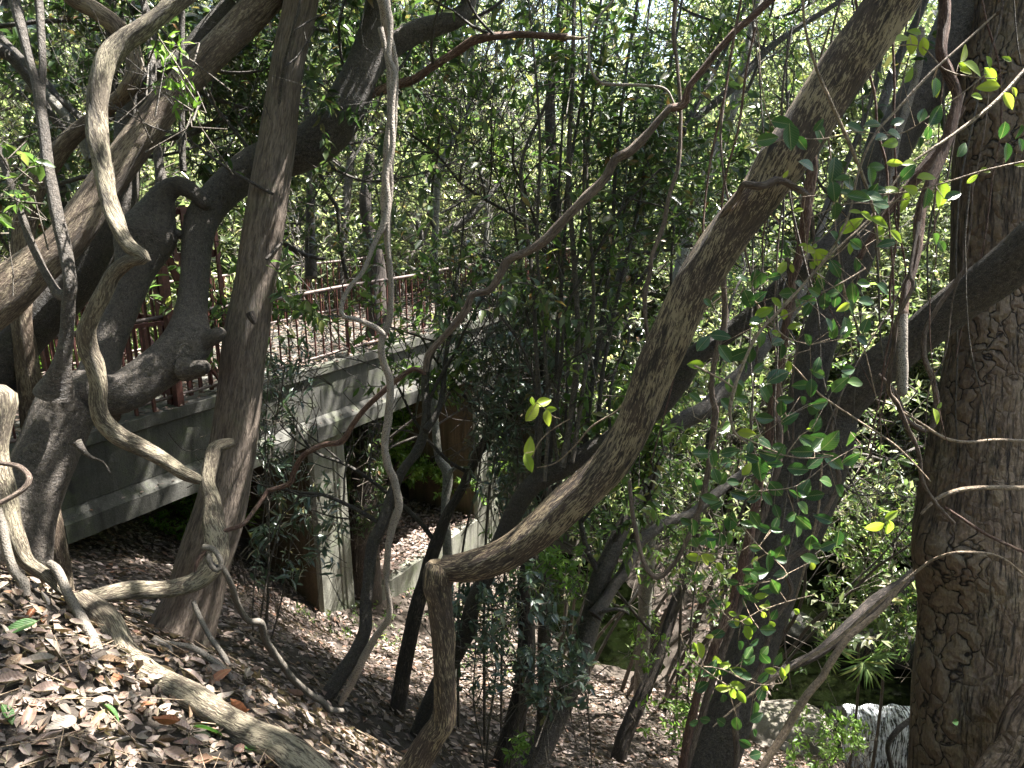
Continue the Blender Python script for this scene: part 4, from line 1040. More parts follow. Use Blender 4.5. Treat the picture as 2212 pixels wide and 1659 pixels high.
def foliage(par, regions, mat, seed, L=.09, k=8, ratio=.36, droop=.25, tmpl=MID, name='foliage', twigs=True, up=.2, twl=2.2):
    rng = np.random.RandomState(seed); m_ = MB(); tw = MB()
    for (px, py, rx, ry, d, dd, n) in regions:
        T = screen_tips(rng, px, py, rx, ry, d, dd, n)
        T = T[T[:, 2] > ground(T[:, 0], T[:, 1]) + .03]
        if len(T) == 0: continue
        Dn = rdirs(rng, len(T), up)
        whorls(m_, T, Dn, k, L, rng, ratio=ratio, droop=droop, tmpl=tmpl)
        A = T - Dn * (L * twl) - np.array([0, 0, 1.0]) * L * .6
        sticks(tw, A, T, np.full(len(T), .0035), np.full(len(T), .0015))
        B2 = A + norm(rng.randn(len(T), 3)) * L * 2.5 - np.array([0, 0, 1.0]) * L
        sticks(tw, B2, A, np.full(len(T), .005), np.full(len(T), .0035))
    if twigs:
        for v, f, b in zip(tw.v, tw.f, tw.b): pass
        merge(m_, tw, 1)
    return m_.build(name, [M[mat], M['twig']], par)

# crowns of the near trees: the part seen at the top of the picture ...
foliage(Tb, [(600, 60, 420, 110, 6.6, 1.2, 190), (470, 200, 110, 110, 7.0, 1.0, 80), (950, 90, 230, 110, 7.2, 1.2, 90), (430, 90, 130, 80, 6.2, .8, 50)], 'lf_dark', 31, L=.15, name='crown')
foliage(Tc, [(110, 90, 160, 120, 6.8, 1.0, 110), (170, 280, 110, 130, 7.4, 1.0, 80), (60, 460, 90, 120, 6.5, .8, 50)], 'lf_dark', 32, L=.15, name='crown')
foliage(TC, [(760, 430, 130, 120, 7.8, .8, 70)], 'lf_dark', 33, L=.10, name='crown')
foliage(Td, [(1230, 170, 190, 190, 6.0, .9, 70), (1320, 420, 150, 150, 6.0, .9, 28), (1230, 650, 130, 170, 5.6, .5, 34), (1420, 300, 120, 200, 6.3, .6, 40), (1300, 880, 90, 90, 5.6, .5, 30)], 'lf_mid', 34, L=.12, name='crown')
foliage(Te, [(1650, 200, 160, 180, 7.5, 1.0, 110), (1560, 500, 70, 150, 7.0, .8, 50)], 'lf_mid', 35, L=.10, name='crown')

# ... and the canopy overhead, unseen and shaped to dapple the light
def shade_canopy(par, ends, n, seed, rad=2.0, L=.17, thick=.55, z_add=.6, k=8):
    rng = np.random.RandomState(seed); m_ = MB(); tw = MB()
    per = n // len(ends)
    for e in ends:
        c = np.array(e, float) + np.array([0, 0, z_add])
        nc = 9
        cc = c + norm(rng.randn(nc, 3)) * np.array([rad, rad, rad * thick]) * (rng.rand(nc, 1) ** .5)
        T = cc[rng.randint(0, nc, per)] + rng.randn(per, 3) * np.array([.36, .36, .22]) * rad / 2
        ok = outside_view(T, 13) & (T[:, 2] > 1.2)
        T = T[ok]
        if len(T) == 0: continue
        Dn = rdirs(rng, len(T), .15)
        whorls(m_, T, Dn, k, L, rng, ratio=.42, tmpl=LO)
        sticks(tw, T - Dn * .35, T, np.full(len(T), .006), np.full(len(T), .002))
        for q in cc[:8]:
            if outside_view(q[None], 13)[0] and q[2] > 1.0:
                sticks(tw, np.array([e]), q[None], np.array([.03]), np.array([.01]))
    merge(m_, tw, 1); m_.build('shade_canopy', [M['lf_dark'], M['twig']], par)
SHADE_CANOPY = [
 (Tb, [(-3.2, 4.0, 3.2), (-1.6, 6.0, 3.6), (-3.6, 7.5, 3.8), (-.2, 8.5, 4.2), (-1.8, 9.5, 4.5)], 900),
 (Tc, [(-5.6, 5.2, 3.4), (-6.5, 8.5, 4.2), (-4.2, 2.2, 3.0), (-5, -1, 3), (-2.5, -2, 3.4)], 1500),
 (TC, [(-1.2, 3.2, 3.4), (-1.0, 5.0, 4.4), (.4, 1.6, 3.4), (-1.6, .6, 3.2), (.3, -1.5, 3.6)], 650),
 (Td, [(2.6, 6.5, 4.0), (1.2, 7.8, 4.4), (3.8, 8.0, 4.6)], 1100),
 (Te, [(3.2, 4.2, 3.6), (4.6, 5.6, 4.2), (5.4, 3.4, 3.8), (2.2, 2.2, 3.6), (3, -.8, 4)], 1200),
 (Tf, [(4.0, 2.4, 4.0), (6.4, 5.0, 4.6), (6.0, 7.4, 5.0), (3.4, .4, 4.0)], 1400),
 (Td, [(0, 9.8, 4.6), (1.2, 11.6, 4.9), (2.4, 12.8, 5.2), (3.6, 14, 5.6), (-1.5, 8.8, 4.6), (5, 15.5, 6.2)], 1500),
 (Td, [(4.6, 9.5, 5.4), (3.0, 10.5, 5.6), (1.2, 10.8, 5.2), (6.0, 10.8, 6.0), (-.6, 11.5, 5.6)], 1700),
 (Tf, [(7.6, 9.0, 6.2), (8.4, 12.0, 7.0), (7.6, 6.2, 5.6)], 950),
 (V7, [(1.8, 3.2, 3.4), (1.0, 1.0, 3.2)], 350),
]
for k_, (par, ends, n) in enumerate(SHADE_CANOPY):
    shade_canopy(par, ends, n, 50 + k_)

# shrubs and saplings in the middle distance
def shrub(name, label, regs, mat, seed, stems, cat='shrub', group=None, rooted=True, **kw):
    T = screen_tips(np.random.RandomState(seed), *regs[0][:6], 12)
    bx, by = (stems[0][0], stems[0][1])
    d = stems[0][2]
    b = pix(bx, by, d)
    e = empty(name, (b[0], b[1], min(b[2], gz(b[0], b[1]))), label, cat, group)
    for (x, y, dd, tx, ty, w) in stems:
        P = np.array([pix(x + (tx - x) * t + 9 * math.sin(t * 6 + x), y + (ty - y) * t, dd) for t in np.linspace(0, 1, 6)])
        R = np.linspace(w, w * .45, 6) * .5 * dd / F
        if rooted: P, R = rootdown(P, R)
        SEED[0] += 1
        m_ = MB(); add_tube(m_, P, R, sides=7, lump=.03, seg=.12, seed=SEED[0]); m_.build('stem', M['twig'], e)
    foliage(e, regs, mat, seed, **kw)
    return e
shrub('shrub', 'grey-green drooping shrub in front of the concrete edge beam right of centre', [(1085, 790, 130, 90, 6.4, .6, 110), (1040, 690, 120, 70, 6.8, .7, 60), (1130, 900, 100, 70, 6.2, .5, 50), (1055, 980, 45, 110, 6.6, .4, 36), (1130, 1040, 60, 80, 6.4, .4, 24)], 'lf_blue', 71,
      [(1060, 1130, 6.4, 1075, 760, 6), (1000, 1140, 6.6, 1110, 700, 5), (1100, 1120, 6.2, 1140, 820, 5)], L=.12, ratio=.27, droop=.5)
shrub('shrub', 'upper leafy shrub spilling over the bridge railing at its right end', [(1120, 600, 110, 90, 7.4, .8, 90), (1010, 590, 70, 60, 7.6, .6, 40), (1180, 700, 70, 90, 7.0, .6, 50)], 'lf_dark', 72,
      [(1120, 1000, 7.2, 1120, 560, 6), (1150, 1000, 7.2, 1180, 640, 5)], L=.11, droop=.3)
shrub('sapling', 'clump of thin dark-stemmed saplings in front of the first bridge pier', [(610, 800, 60, 70, 6.9, .5, 26), (600, 900, 60, 60, 6.8, .5, 14), (640, 1060, 70, 90, 6.6, .4, 24), (620, 1170, 90, 80, 6.5, .4, 26), (700, 1150, 40, 80, 6.8, .4, 10), (580, 960, 30, 60, 6.6, .3, 10)], 'lf_blue', 73,
      [(560, 1420, 6.5, 612, 790, 6), (566, 1425, 6.5, 590, 700, 5), (556, 1430, 6.4, 640, 900, 5), (572, 1420, 6.6, 690, 880, 4), (550, 1410, 6.4, 575, 900, 4)], cat='sapling', L=.13, ratio=.24, droop=.45)
shrub('shrub', 'grey-green thicket in the bottom centre between the bent vine foot and the forked tree', [(1060, 1380, 90, 120, 5.6, .5, 52), (1150, 1370, 90, 140, 5.4, .5, 58), (1010, 1330, 60, 80, 5.8, .4, 40), (1190, 1480, 60, 70, 5.2, .3, 22), (1080, 1230, 70, 60, 6.0, .3, 28), (1240, 1450, 50, 60, 5.1, .3, 18)], 'lf_blue', 74,
      [(1060, 1640, 5.6, 1065, 1280, 6), (1100, 1640, 5.4, 1150, 1280, 5), (1150, 1650, 5.3, 1200, 1440, 4), (1040, 1600, 5.7, 1010, 1290, 4)], L=.085, ratio=.38, droop=.3)
shrub('sapling', 'sunlit bright green leaf sprig above the pond, right of the huge vine', [(1215, 1225, 42, 45, 5.5, .2, 26), (1175, 1215, 25, 30, 5.6, .2, 8)], 'lf_bright', 75, [(1240, 1420, 5.5, 1215, 1220, 3)], cat='sapling', L=.085, droop=.2)
shrub('sapling', 'small bright seedling rosette at the bottom edge in the centre', [(1110, 1612, 34, 24, 5.2, .15, 12)], 'lf_bright', 76, [(1120, 1655, 5.2, 1112, 1620, 3)], cat='seedling', L=.07)
shrub('shrub', 'low fresh green shrubs on the litter bank right of the forked tree', [(1500, 1500, 60, 80, 8.0, .6, 50), (1440, 1560, 60, 60, 7.6, .4, 20), (1400, 1390, 50, 70, 8.6, .5, 25)], 'lf_bright', 77, [(1480, 1600, 8, 1500, 1440, 4)], L=.08)
shrub('shrub', 'sunlit leafy shrub at the foot of the pale weir shoulder', [(1815, 1590, 60, 50, 8.3, .5, 60), (1760, 1640, 60, 40, 8.1, .4, 30), (1740, 1560, 40, 40, 8.4, .3, 14)], 'lf_bright', 78, [(1800, 1690, 8.2, 1815, 1580, 4)], L=.08)
shrub('shrub', 'dense dark green shrub on the bank above the stream, left of the cracked trunk', [(1900, 1150, 110, 130, 11, 1.0, 170), (1880, 1290, 110, 80, 11, .8, 120), (1940, 1370, 60, 50, 10.5, .6, 50)], 'lf_mid', 79, [(1900, 1400, 11, 1900, 1100, 6), (1850, 1400, 11, 1860, 1160, 5)], L=.12)
shrub('shrub', 'leafy shrub around the forked tree behind the vine-wrapped trunk', [(1480, 1060, 90, 130, 7.8, .8, 90), (1560, 1240, 80, 120, 8.2, .8, 60), (1420, 1210, 50, 70, 7.6, .5, 25)], 'lf_mid', 80, [(1500, 1420, 8, 1490, 1000, 5), (1560, 1420, 8.2, 1570, 1200, 4)], L=.10)
shrub('shrub', 'broad mid-green shrub filling the gap between the huge vine and the massive dark trunk', [(1440, 800, 90, 150, 8.2, .8, 90), (1560, 900, 80, 120, 8.6, .8, 70), (1640, 620, 80, 120, 9, .8, 60)], 'lf_mid', 81, [(1460, 1200, 8.4, 1450, 760, 6), (1560, 1200, 8.6, 1560, 800, 5)], L=.10)
shrub('ivy', 'ivy leaves hanging on the dark trunk under the bridge', [(785, 1010, 50, 140, 12.3, .35, 170)], 'lf_dark', 82, [(785, 1160, 12.3, 785, 900, 8)], cat='ivy', L=.12, k=6, droop=.6)
shrub('sapling', 'leafy twig sprig hanging in front of the slanting trunk at the upper left', [(375, 150, 45, 70, 3.5, .15, 9), (365, 105, 30, 40, 3.5, .1, 5), (400, 210, 40, 40, 3.6, .1, 6)], 'lf_bright', 83, [(395, 330, 3.6, 375, 90, 2.5), (390, 330, 3.6, 410, 210, 2)], cat='sapling', rooted=False, L=.075, ratio=.3, k=4, up=-.1)
shrub('sapling', 'few broad leaves at the left edge beside the slim dark trunk', [(30, 400, 30, 60, 3.4, .2, 6), (60, 350, 70, 30, 3.4, .1, 5), (10, 480, 15, 30, 3.2, .1, 4)], 'lf_mid', 84, [(20, 640, 3.5, 30, 380, 3)], cat='sapling', rooted=False, L=.08, ratio=.45, k=4)

# fan palms over the stream
def palm(label, fans, mat, seed):
    rng = np.random.RandomState(seed)
    c0 = pix(fans[0][0], fans[0][1], fans[0][2])
    e = empty('fan_palm', (c0[0], c0[1], gz(c0[0], c0[1])), label, 'palm')
    for (x, y, d, r, ang, tx, ty) in fans:
        c = pix(x, y, d); n = 22; m_ = MB()
        a = np.radians(ang) + np.linspace(-1.9, 1.9, n)
        right = np.array([1., 0, 0]); upv = np.array([0, .35, .94]); out = np.array([0, -.5, .2])
        D = np.array([right * math.cos(q) + upv * math.sin(q) for q in a]) + out * .6 + rng.randn(n, 3) * .06
        leaves(m_, np.repeat(c[None], n, 0), D, np.repeat(np.array([[0, -.9, .45]]), n, 0) + rng.randn(n, 3) * .15, np.full(n, r) * (.8 + .3 * rng.rand(n)), np.full(n, r * .085), MID, curl=np.full(n, -.25))
        o_ = m_.build('frond', M[mat], e)
        b = pix(tx, ty, d + .1); m_ = MB(); add_tube(m_, np.array([b, (b + c) / 2 + np.array([0, 0, .1]), c]), [.012, .01, .007], sides=6, lump=.01, seg=.1); m_.build('stalk', M['lf_mid'], o_)
palm('fan palm with one bright sunlit fan, beside the dark leaning log above the stream', [(1800, 1395, 7.4, .26, 60, 1790, 1470), (1785, 1420, 7.4, .18, 20, 1780, 1470)], 'lf_mid', 5)
palm('fan palm with long drooping fronds hanging over the top of the waterfall', [(1868, 1430, 8.6, .34, -70, 1830, 1410), (1890, 1410, 8.8, .30, -50, 1850, 1415)], 'lf_mid', 6)
if 0: palm('fan palm with small dark fans left of the sunlit one', [(1745, 1360, 8.0, .25, 120, 1760, 1450), (1770, 1330, 8.2, .22, 80, 1765, 1450), (1900, 1330, 9, .26, -60, 1890, 1280)], 'lf_mid', 7)

# ---- climbing leafy vines on the right: leaves placed one by one
C2 = (1469, 0); C6 = (1469, 553); C5 = (734, 553); CB = (1469, 1106)
S_ = .336
def L_(o, s):
    out = []
    for t in s.split():
        a = [float(v) for v in t.split(',')]
        out.append((o[0] + a[0] * S_, o[1] + a[1] * S_, a[2] * S_ if len(a) > 2 else 36, a[3] if len(a) > 3 else None))
    return out
dark_up = L_(C2, '660,790,130,10 710,880,150,80 560,895,130,-10 780,920,110,45 1130,830,130,20 1240,800,120,0 1300,880,110,-20 1390,860,120,10 990,1100,170,90 990,1230,120,80 1150,1270,140,5 1250,1260,110,10 1130,1570,110,30 1640,740,130,-60 1640,560,110,90 2100,980,110,80 2080,840,100,85 2180,850,90,80 2195,930,80,60 690,1620,70,60 1000,1360,120,70 1070,1240,110,30 1540,920,80,60')
dark_mid = L_(C6, '490,150,120,80 440,280,130,60 700,240,110,-10 820,290,115,0 1110,240,130,80 1000,80,120,60 1140,60,100,70 1180,180,90,0 1000,290,90,80 1100,330,120,45 1070,470,150,80 960,440,90,60 150,560,120,-50 260,510,125,0 290,630,130,50 380,630,120,-30 450,640,110,80 650,620,110,80 820,540,100,50 630,770,150,-30 400,830,90,40 780,830,110,-10 570,870,80,60 100,910,90,30 680,925,100,0 650,980,110,80 400,920,90,20 870,980,150,30 790,930,80,50 840,1200,150,25 790,1260,140,0 970,1190,150,-50 870,1320,130,-40 990,1320,150,35 760,1370,120,-5 950,1450,110,20 1030,1510,110,45 800,1490,120,-60 860,1540,120,-15 800,1620,110,40 320,1260,110,-20 140,1270,120,0 510,1370,150,80 275,1430,90,-70 110,1480,120,60 550,1200,100,30 640,1230,90,0 1310,210,110,30 460,1300,90,20 210,1300,110,70 620,1500,130,45 480,1540,90,10 740,1530,80,30 300,1330,90,0 560,1560,100,50 420,720,80,60 780,190,110,30 900,180,90,60 1020,200,100,85 180,300,70,40')
dark_low = L_(CB, '85,100,110,80 190,180,130,75 100,200,90,60 540,105,90,20 510,390,110,-10 650,400,90,0 420,440,120,70 610,480,130,60 265,180,90,80 400,500,80,30 480,560,80,40 390,860,90,60 440,540,80,60 410,580,60,70 500,80,80,0 340,450,80,20 570,330,110,80 620,120,70,0 1770,1350,60,10 420,1490,90,30 490,1560,90,0 480,1420,60,60 40,60,80,30 170,60,70,0 330,40,60,50 440,380,80,10')
yel_up = L_(C2, '1430,250,110,-20 1490,290,130,60 1565,300,110,70 1510,205,90,10 1820,340,120,-65 1890,440,150,25 2000,490,130,45 1980,560,120,0 1915,620,90,5 2110,650,110,60 1380,1050,90,0 1480,1050,100,5 1590,1135,120,-5 1350,1220,120,10 1490,1220,110,20 1440,1300,140,80 1690,1260,190,65 1360,920,110,-10 1200,1390,90,30 1280,1430,130,20 1290,1500,120,40 1130,1360,70,0 1100,1450,150,-40 830,1610,110,0 910,1640,130,10 1390,1520,100,40 1645,570,110,60 1470,480,100,-60 1880,1150,70,-50 1960,1100,80,0 2100,380,60,30 2150,590,60,60 870,1580,50,0 1090,1600,70,80 760,1350,60,0 680,1120,50,-60 790,1575,50,0 1820,430,90,20 1990,400,80,60 1840,460,100,0 2190,1060,60,0')
yel_mid = L_(C6, '660,70,100,-40 885,180,120,80 880,20,110,60 540,360,110,-30 670,380,90,70 740,450,90,-20 620,300,80,40 1050,330,90,-30 100,700,100,5 430,1140,110,0 430,1370,90,-50 1650,1030,100,70 700,710,70,80 850,60,70,40 720,80,60,70 620,500,80,20 480,430,70,-20 1040,545,50,0 840,1115,50,0 1670,960,50,-40')
yel_low = L_(CB, '85,290,90,0 160,310,80,50 185,290,80,20 260,360,90,55 335,375,70,0 480,310,60,-50 520,540,80,-30 550,610,70,20 300,600,90,70 360,710,80,60 130,890,110,70 240,960,110,65 290,985,80,0 385,1030,120,25 280,1130,100,-10 370,1115,90,0 340,1170,90,75 395,1190,90,60 545,1130,70,50 580,1020,70,0 660,1040,80,80 670,1080,90,80 685,1010,70,-50 1250,95,110,-30 1340,100,110,80 1360,20,90,-35 850,350,70,60 440,780,110,65 750,640,60,40 650,290,50,0 340,655,60,20 190,800,50,0 100,870,70,60 420,690,90,30 590,725,80,60 540,665,60,60 250,1030,60,60 120,890,60,30')
yel_c = L_(C5, '1310,940,110,-15 1335,1040,100,85 1240,1000,140,-50 1240,935,60,80 1215,1230,130,-75 1215,1330,120,65 1360,985,70,0')
allstems = {
 'up': ['1640,320,3,2.5 1700,300,3 1780,300,3 1850,285,3 1940,290,3 2010,250,3 2080,200,3 2130,160,4,2.4', '1700,430,3,2.5 1790,420,3 1880,420,3 1960,415,4 2040,395,4 2120,370,5 2230,345,6,2.3', '1750,470,3,2.4 1830,440,3 1900,440,3 1960,430,3,2.4', '1745,560,3,2.4 1800,555,3 1880,480,3 1950,420,3,2.4', '1930,100,3,2.5 1990,100,3 2040,150,4 2090,165,4 2150,170,3,2.4', '1885,560,2,2.5 1850,500,2 1830,470,2 1800,440,2,2.5'],
 'mid': ['1640,700,4,2.5 1700,680,4 1760,640,4 1820,610,4 1870,580,4,2.45', '1500,790,6,2.35 1530,805,5 1560,820,5 1585,838,5,2.35', '1560,620,3,2.5 1620,640,3 1660,690,4 1700,730,4 1750,745,3 1750,755,3 1710,765,3,2.5', '1590,940,4,2.4 1640,960,4 1700,985,4 1760,990,4 1800,985,3,2.4', '1700,980,3,2.4 1730,940,3 1755,925,3,2.4', '1640,1060,3,2.4 1720,1050,3 1790,1000,3 1860,960,2,2.4', '1570,1000,4,2.4 1545,1020,4 1530,980,3 1560,920,4 1577,885,5,2.4', '1500,900,2,2.6 1560,930,2 1620,950,2 1700,900,2,2.5'],
 'low': ['1480,1190,3,2.6 1530,1195,3 1590,1195,3 1630,1170,3,2.5', '1500,1240,3,2.6 1580,1340,3 1640,1320,3 1700,1300,3 1760,1285,3,2.5', '1520,1440,3,2.5 1560,1445,4 1610,1470,4 1650,1480,3 1690,1475,3,2.5', '1470,1370,3,2.6 1490,1420,4 1540,1460,4 1570,1480,3,2.5', '1600,1130,3,2.6 1640,1180,3 1700,1240,3 1640,1260,3,2.5'],
}
def nearest(P, Q):
    d = np.linalg.norm(Q - P[None], axis=1); k = int(np.argmin(d)); return Q[k], d[k]
def leafy(label, skey, dset, yset, seed, dep=2.45, extra=None):
    rng = np.random.RandomState(seed)
    st = (extra or allstems[skey]); Ps = []
    P, _ = parse(st[0]); e = empty('leafy_vine', P[0], label, 'vine')
    m_ = MB()
    for s in st:
        P, R = parse(s); SEED[0] += 1
        Q, _ = add_tube(m_, P, R * .85, sides=6, lump=.03, seg=.03, seed=SEED[0]); Ps.append(Q)
    Q = np.vstack(Ps)
    for key, mat, rs_ in ((dset, 'lf_vine', .56), (yset, 'lf_yellow', .5)):
        if not key: continue
        lm = MB()
        X = []
        for (x, y, s, a) in key:
            d = dep + (rng.rand() - .5) * .35
            a = math.radians(a if a is not None else rng.randint(-90, 90))
            L = s * d / F * 1.12
            dr = np.array([math.cos(a), 0, -math.sin(a)])
            if rng.rand() < .35: dr = -dr if abs(dr[2]) < .5 else dr
            dr = dr + np.array([0, (rng.rand() - .5) * .9, 0]); dr /= np.linalg.norm(dr)
            c = pix(x, y, d); p = c - dr * L * .5
            nn = np.array([(rng.rand() - .5) * 1.0, -.85, .45 + (rng.rand() - .5) * .8])
            X.append((p, dr, nn, L))
            q, dd = nearest(p, Q)
            if dd < .16:
                sticks(m_, q[None], p[None], np.array([.0013]), np.array([.0009]))
        leaves(lm, np.array([a[0] for a in X]), np.array([a[1] for a in X]), np.array([a[2] for a in X]), np.array([a[3] for a in X]),
               np.array([a[3] for a in X]) * rs_ * (.9 + .25 * rng.rand(len(X))), HI, curl=(rng.rand(len(X)) - .4) * .35)
        lm.build('dark_leaves' if mat == 'lf_vine' else 'young_leaves', M[mat], e)
    m_.build('stem', M['lf_mid'] if False else M['tan'], e)
_r = random.Random(8)
for _ in range(75):
    u = _r.random(); X_ = 1560 + 330 * _r.random() - 60 * u; dark_mid.append((X_, 590 + 640 * u, _r.uniform(24, 42), _r.uniform(-90, 90)))
for _ in range(45):
    dark_low.append((1500 + 190 * _r.random(), 1150 + 420 * _r.random(), _r.uniform(22, 36), _r.uniform(-90, 90)))
for _ in range(25):
    dark_up.append((1700 + 380 * _r.random(), 240 + 300 * _r.random(), _r.uniform(26, 42), _r.uniform(-90, 90)))
leafy('leafy vine with yellow-green young leaves hanging across the upper right', 'up', dark_up, yel_up, 1, 2.4)
leafy('leafy vine with many dark oval leaves on the middle of the massive dark trunk', 'mid', dark_mid, yel_mid, 2, 2.55)
leafy('leafy vine with small yellow sprigs low on the massive dark trunk', 'low', dark_low, yel_low, 3, 2.6)
leafy('two bright yellow-green leaf sprigs floating in the centre left of the huge vine', None, [], yel_c, 4, 3.7,
      ['1150,990,2,3.7 1155,975,3 1165,955,3 1190,930,3 1230,905,3,3.7', '1160,870,2,3.7 1180,885,3 1195,900,3 1210,905,3,3.7'])
# ---------------------------------------------------------------- background wood
def grow(rng, p, d, r, length, level, out, tips, wander=.28):
    n = 6; P = [p]; R = [r]; q = p.copy(); dr = d.copy()
    for k in range(n):
        dr = dr + rng.randn(3) * wander + np.array([0, 0, .06]); dr /= np.linalg.norm(dr)
        q = q + dr * length / n; P.append(q.copy()); R.append(r * (1 - .55 * (k + 1) / n))
        if level < 3 and k >= 1:
            for _ in range(1 if rng.rand() < .75 else 2):
                a = rng.randn(3); a -= dr * a.dot(dr); a /= np.linalg.norm(a)
                nd = dr * .55 + a * .8 + np.array([0, 0, .15]); nd /= np.linalg.norm(nd)
                grow(rng, q.copy(), nd, R[-1] * .6, length * (.5 + .2 * rng.rand()), level + 1, out, tips, wander)
        if level >= 2: tips.append((q.copy(), dr.copy()))
    out.append((np.array(P), np.array(R), level))

def prototype(seed, H, lean, stems, mat, leafL, bark, per_tip=5, spread=.35, low=0):
    rng = np.random.RandomState(seed)
    out, tips = [], []
    for s in range(stems):
        d = np.array([lean[0] + rng.randn() * spread, lean[1] + rng.randn() * spread * .6, 1.0]); d /= np.linalg.norm(d)
        grow(rng, np.array([rng.randn() * .12, rng.randn() * .12, -.5]), d, .05 + .03 * rng.rand() + .008 * H, H * (.75 + .3 * rng.rand()), 0, out, tips)
    T = np.array([t[0] for t in tips]); D = np.array([t[1] for t in tips])
    ex = T + rng.randn(len(T), 3) * .22
    T = np.vstack([T, ex]); D = np.vstack([D, norm(D + rng.randn(len(D), 3) * .8)])
    T = T[:4200]; D = D[:4200]
    keep = T[:, 2] > .1; T = T[keep]; D = D[keep]
    tk = MB(); tw = MB(); lf = MB()
    for (P, R, lv) in out:
        if lv <= 1: add_tube(tk, P, R, sides=8 if lv == 0 else 6, lump=.05, seg=.3 if lv == 0 else .25, cap=False, seed=seed + lv)
        else: sticks(tw, P[:-1], P[1:], R[:-1], R[1:])
    whorls(lf, T, D, per_tip, leafL, rng, ratio=.40, droop=.3, tmpl=LO, flat=.7)
    return (tk.mesh('trunk', M[bark]), tw.mesh('branches', M['twig']), lf.mesh('crown', M[mat]))
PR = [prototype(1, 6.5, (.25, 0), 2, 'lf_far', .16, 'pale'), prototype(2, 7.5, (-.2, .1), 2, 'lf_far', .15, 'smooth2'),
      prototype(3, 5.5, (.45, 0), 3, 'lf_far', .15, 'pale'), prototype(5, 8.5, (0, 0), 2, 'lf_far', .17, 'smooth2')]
def sapling_proto(seed, H, lean, stems, mat, bark):
    rng = np.random.RandomState(seed); tk = MB(); tw = MB(); lf = MB(); T = []; D = []
    for s in range(stems):
        n = 14; q = np.array([rng.randn() * .1, rng.randn() * .1, -.4]); d = np.array([lean + rng.randn() * .12, rng.randn() * .1, 1.]); P = [q]; R = [.026 + .012 * rng.rand()]; r0 = R[0]
        h = H * (.7 + .4 * rng.rand())
        for k in range(n):
            d = d + rng.randn(3) * .09; d /= np.linalg.norm(d); q = q + d * h / n; P.append(q.copy()); R.append(r0 * (1 - .75 * (k + 1) / n))
            if k > 3 and rng.rand() < .8:
                a = rng.randn(3); a[2] = abs(a[2]) * .4 + .25; a /= np.linalg.norm(a); L = .35 + .75 * rng.rand(); b = q + a * L * .5; c = b + (a + rng.randn(3) * .35) * L * .5
                sticks(tw, np.array([q, b]), np.array([b, c]), np.array([.010, .006]), np.array([.006, .003]))
                for _ in range(3 if k > 6 else 1):
                    e_ = c + rng.randn(3) * .12; T.append(e_); D.append(a); sticks(tw, c[None], e_[None], np.array([.003]), np.array([.0015]))
        add_tube(tk, np.array(P), np.array(R), sides=7, lump=.06, seg=.15, cap=False, seed=seed + s)
    whorls(lf, np.array(T), np.array(D), 5, .125, rng, ratio=.36, droop=.4, tmpl=MID, flat=.6)
    merge(tk, tw, 1)
    return (tk.mesh('trunk', [M[bark], M['twig']]), lf.mesh('crown', M[mat]))
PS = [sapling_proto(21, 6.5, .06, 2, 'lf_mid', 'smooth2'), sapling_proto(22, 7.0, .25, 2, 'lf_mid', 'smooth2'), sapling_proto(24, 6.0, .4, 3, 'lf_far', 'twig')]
SH = [prototype(11, 2.0, (0, 0), 4, 'lf_far', .11, 'twig', 6, .7), prototype(12, 1.6, (.2, 0), 5, 'lf_mid', .10, 'twig', 6, .8), prototype(13, 1.4, (0, 0), 5, 'lf_bright', .09, 'twig', 6, .8)]
def place(meshes, name, loc, rz, s, label, cat, group):
    e = empty(name, loc, label, cat, group)
    for me in meshes:
        if len(me.vertices) == 0: continue
        c = bpy.data.objects.new(me.name.split('.')[0], me); col.objects.link(c); c.parent = e
    e.rotation_euler = (0, 0, rz); e.scale = (s, s, s)
    return e
KL = ['pale leaning tree with a loose sunlit crown in the wood beyond the stream', 'tall dark-stemmed tree with small glossy leaves in the wood behind the bridge',
      'low slanting many-stemmed tree with a sunlit crown beyond the stream', 'tallest kind of dark slim tree at the back of the sunlit wood']
KG = ['pale leaning trees of the background wood', 'dark-stemmed trees of the background wood', 'slanting many-stemmed trees of the background wood', 'tall slim trees at the back of the wood']
rng = np.random.RandomState(77)
spots = []
def on_bridge(x, y, m=.6):
    q = np.array([x, y]) - P0; w = q.dot(N_); t = q.dot(U_)
    return (-m < w < WD + m) and T0_ - 1 < t < 12
T0_ = T0 if not hasattr(T0, 'location') else -8.0
def in_pond(x, y): return 0.2 < x < 10.5 and 9.0 < y < 16.8
tries = 0
while len(spots) < 38 and tries < 6000:
    tries += 1
    y = 11.5 + 18 * rng.rand() ** 1.1; x = (rng.rand() * 1.9 - .95) * y * .9
    if on_bridge(x, y, 3.0) or in_pond(x, y): continue
    if y < 15 and abs(x) < 3 : continue
    if any((x - a) ** 2 + (y - b) ** 2 < (1.5 + .055 * y) ** 2 for a, b in spots): continue
    spots.append((x, y))
for (x, y) in spots:
    k = rng.randint(0, 4) if y < 24 else (3 if rng.rand() < .5 else rng.randint(0, 4))
    place(PR[k], 'background_tree', (x, y, gz(x, y) - .1), rng.rand() * 6.28 if k in (1, 3) else rng.randn() * .7, .85 + .4 * rng.rand() + (.25 if y > 25 else 0), KL[k], 'tree', KG[k])
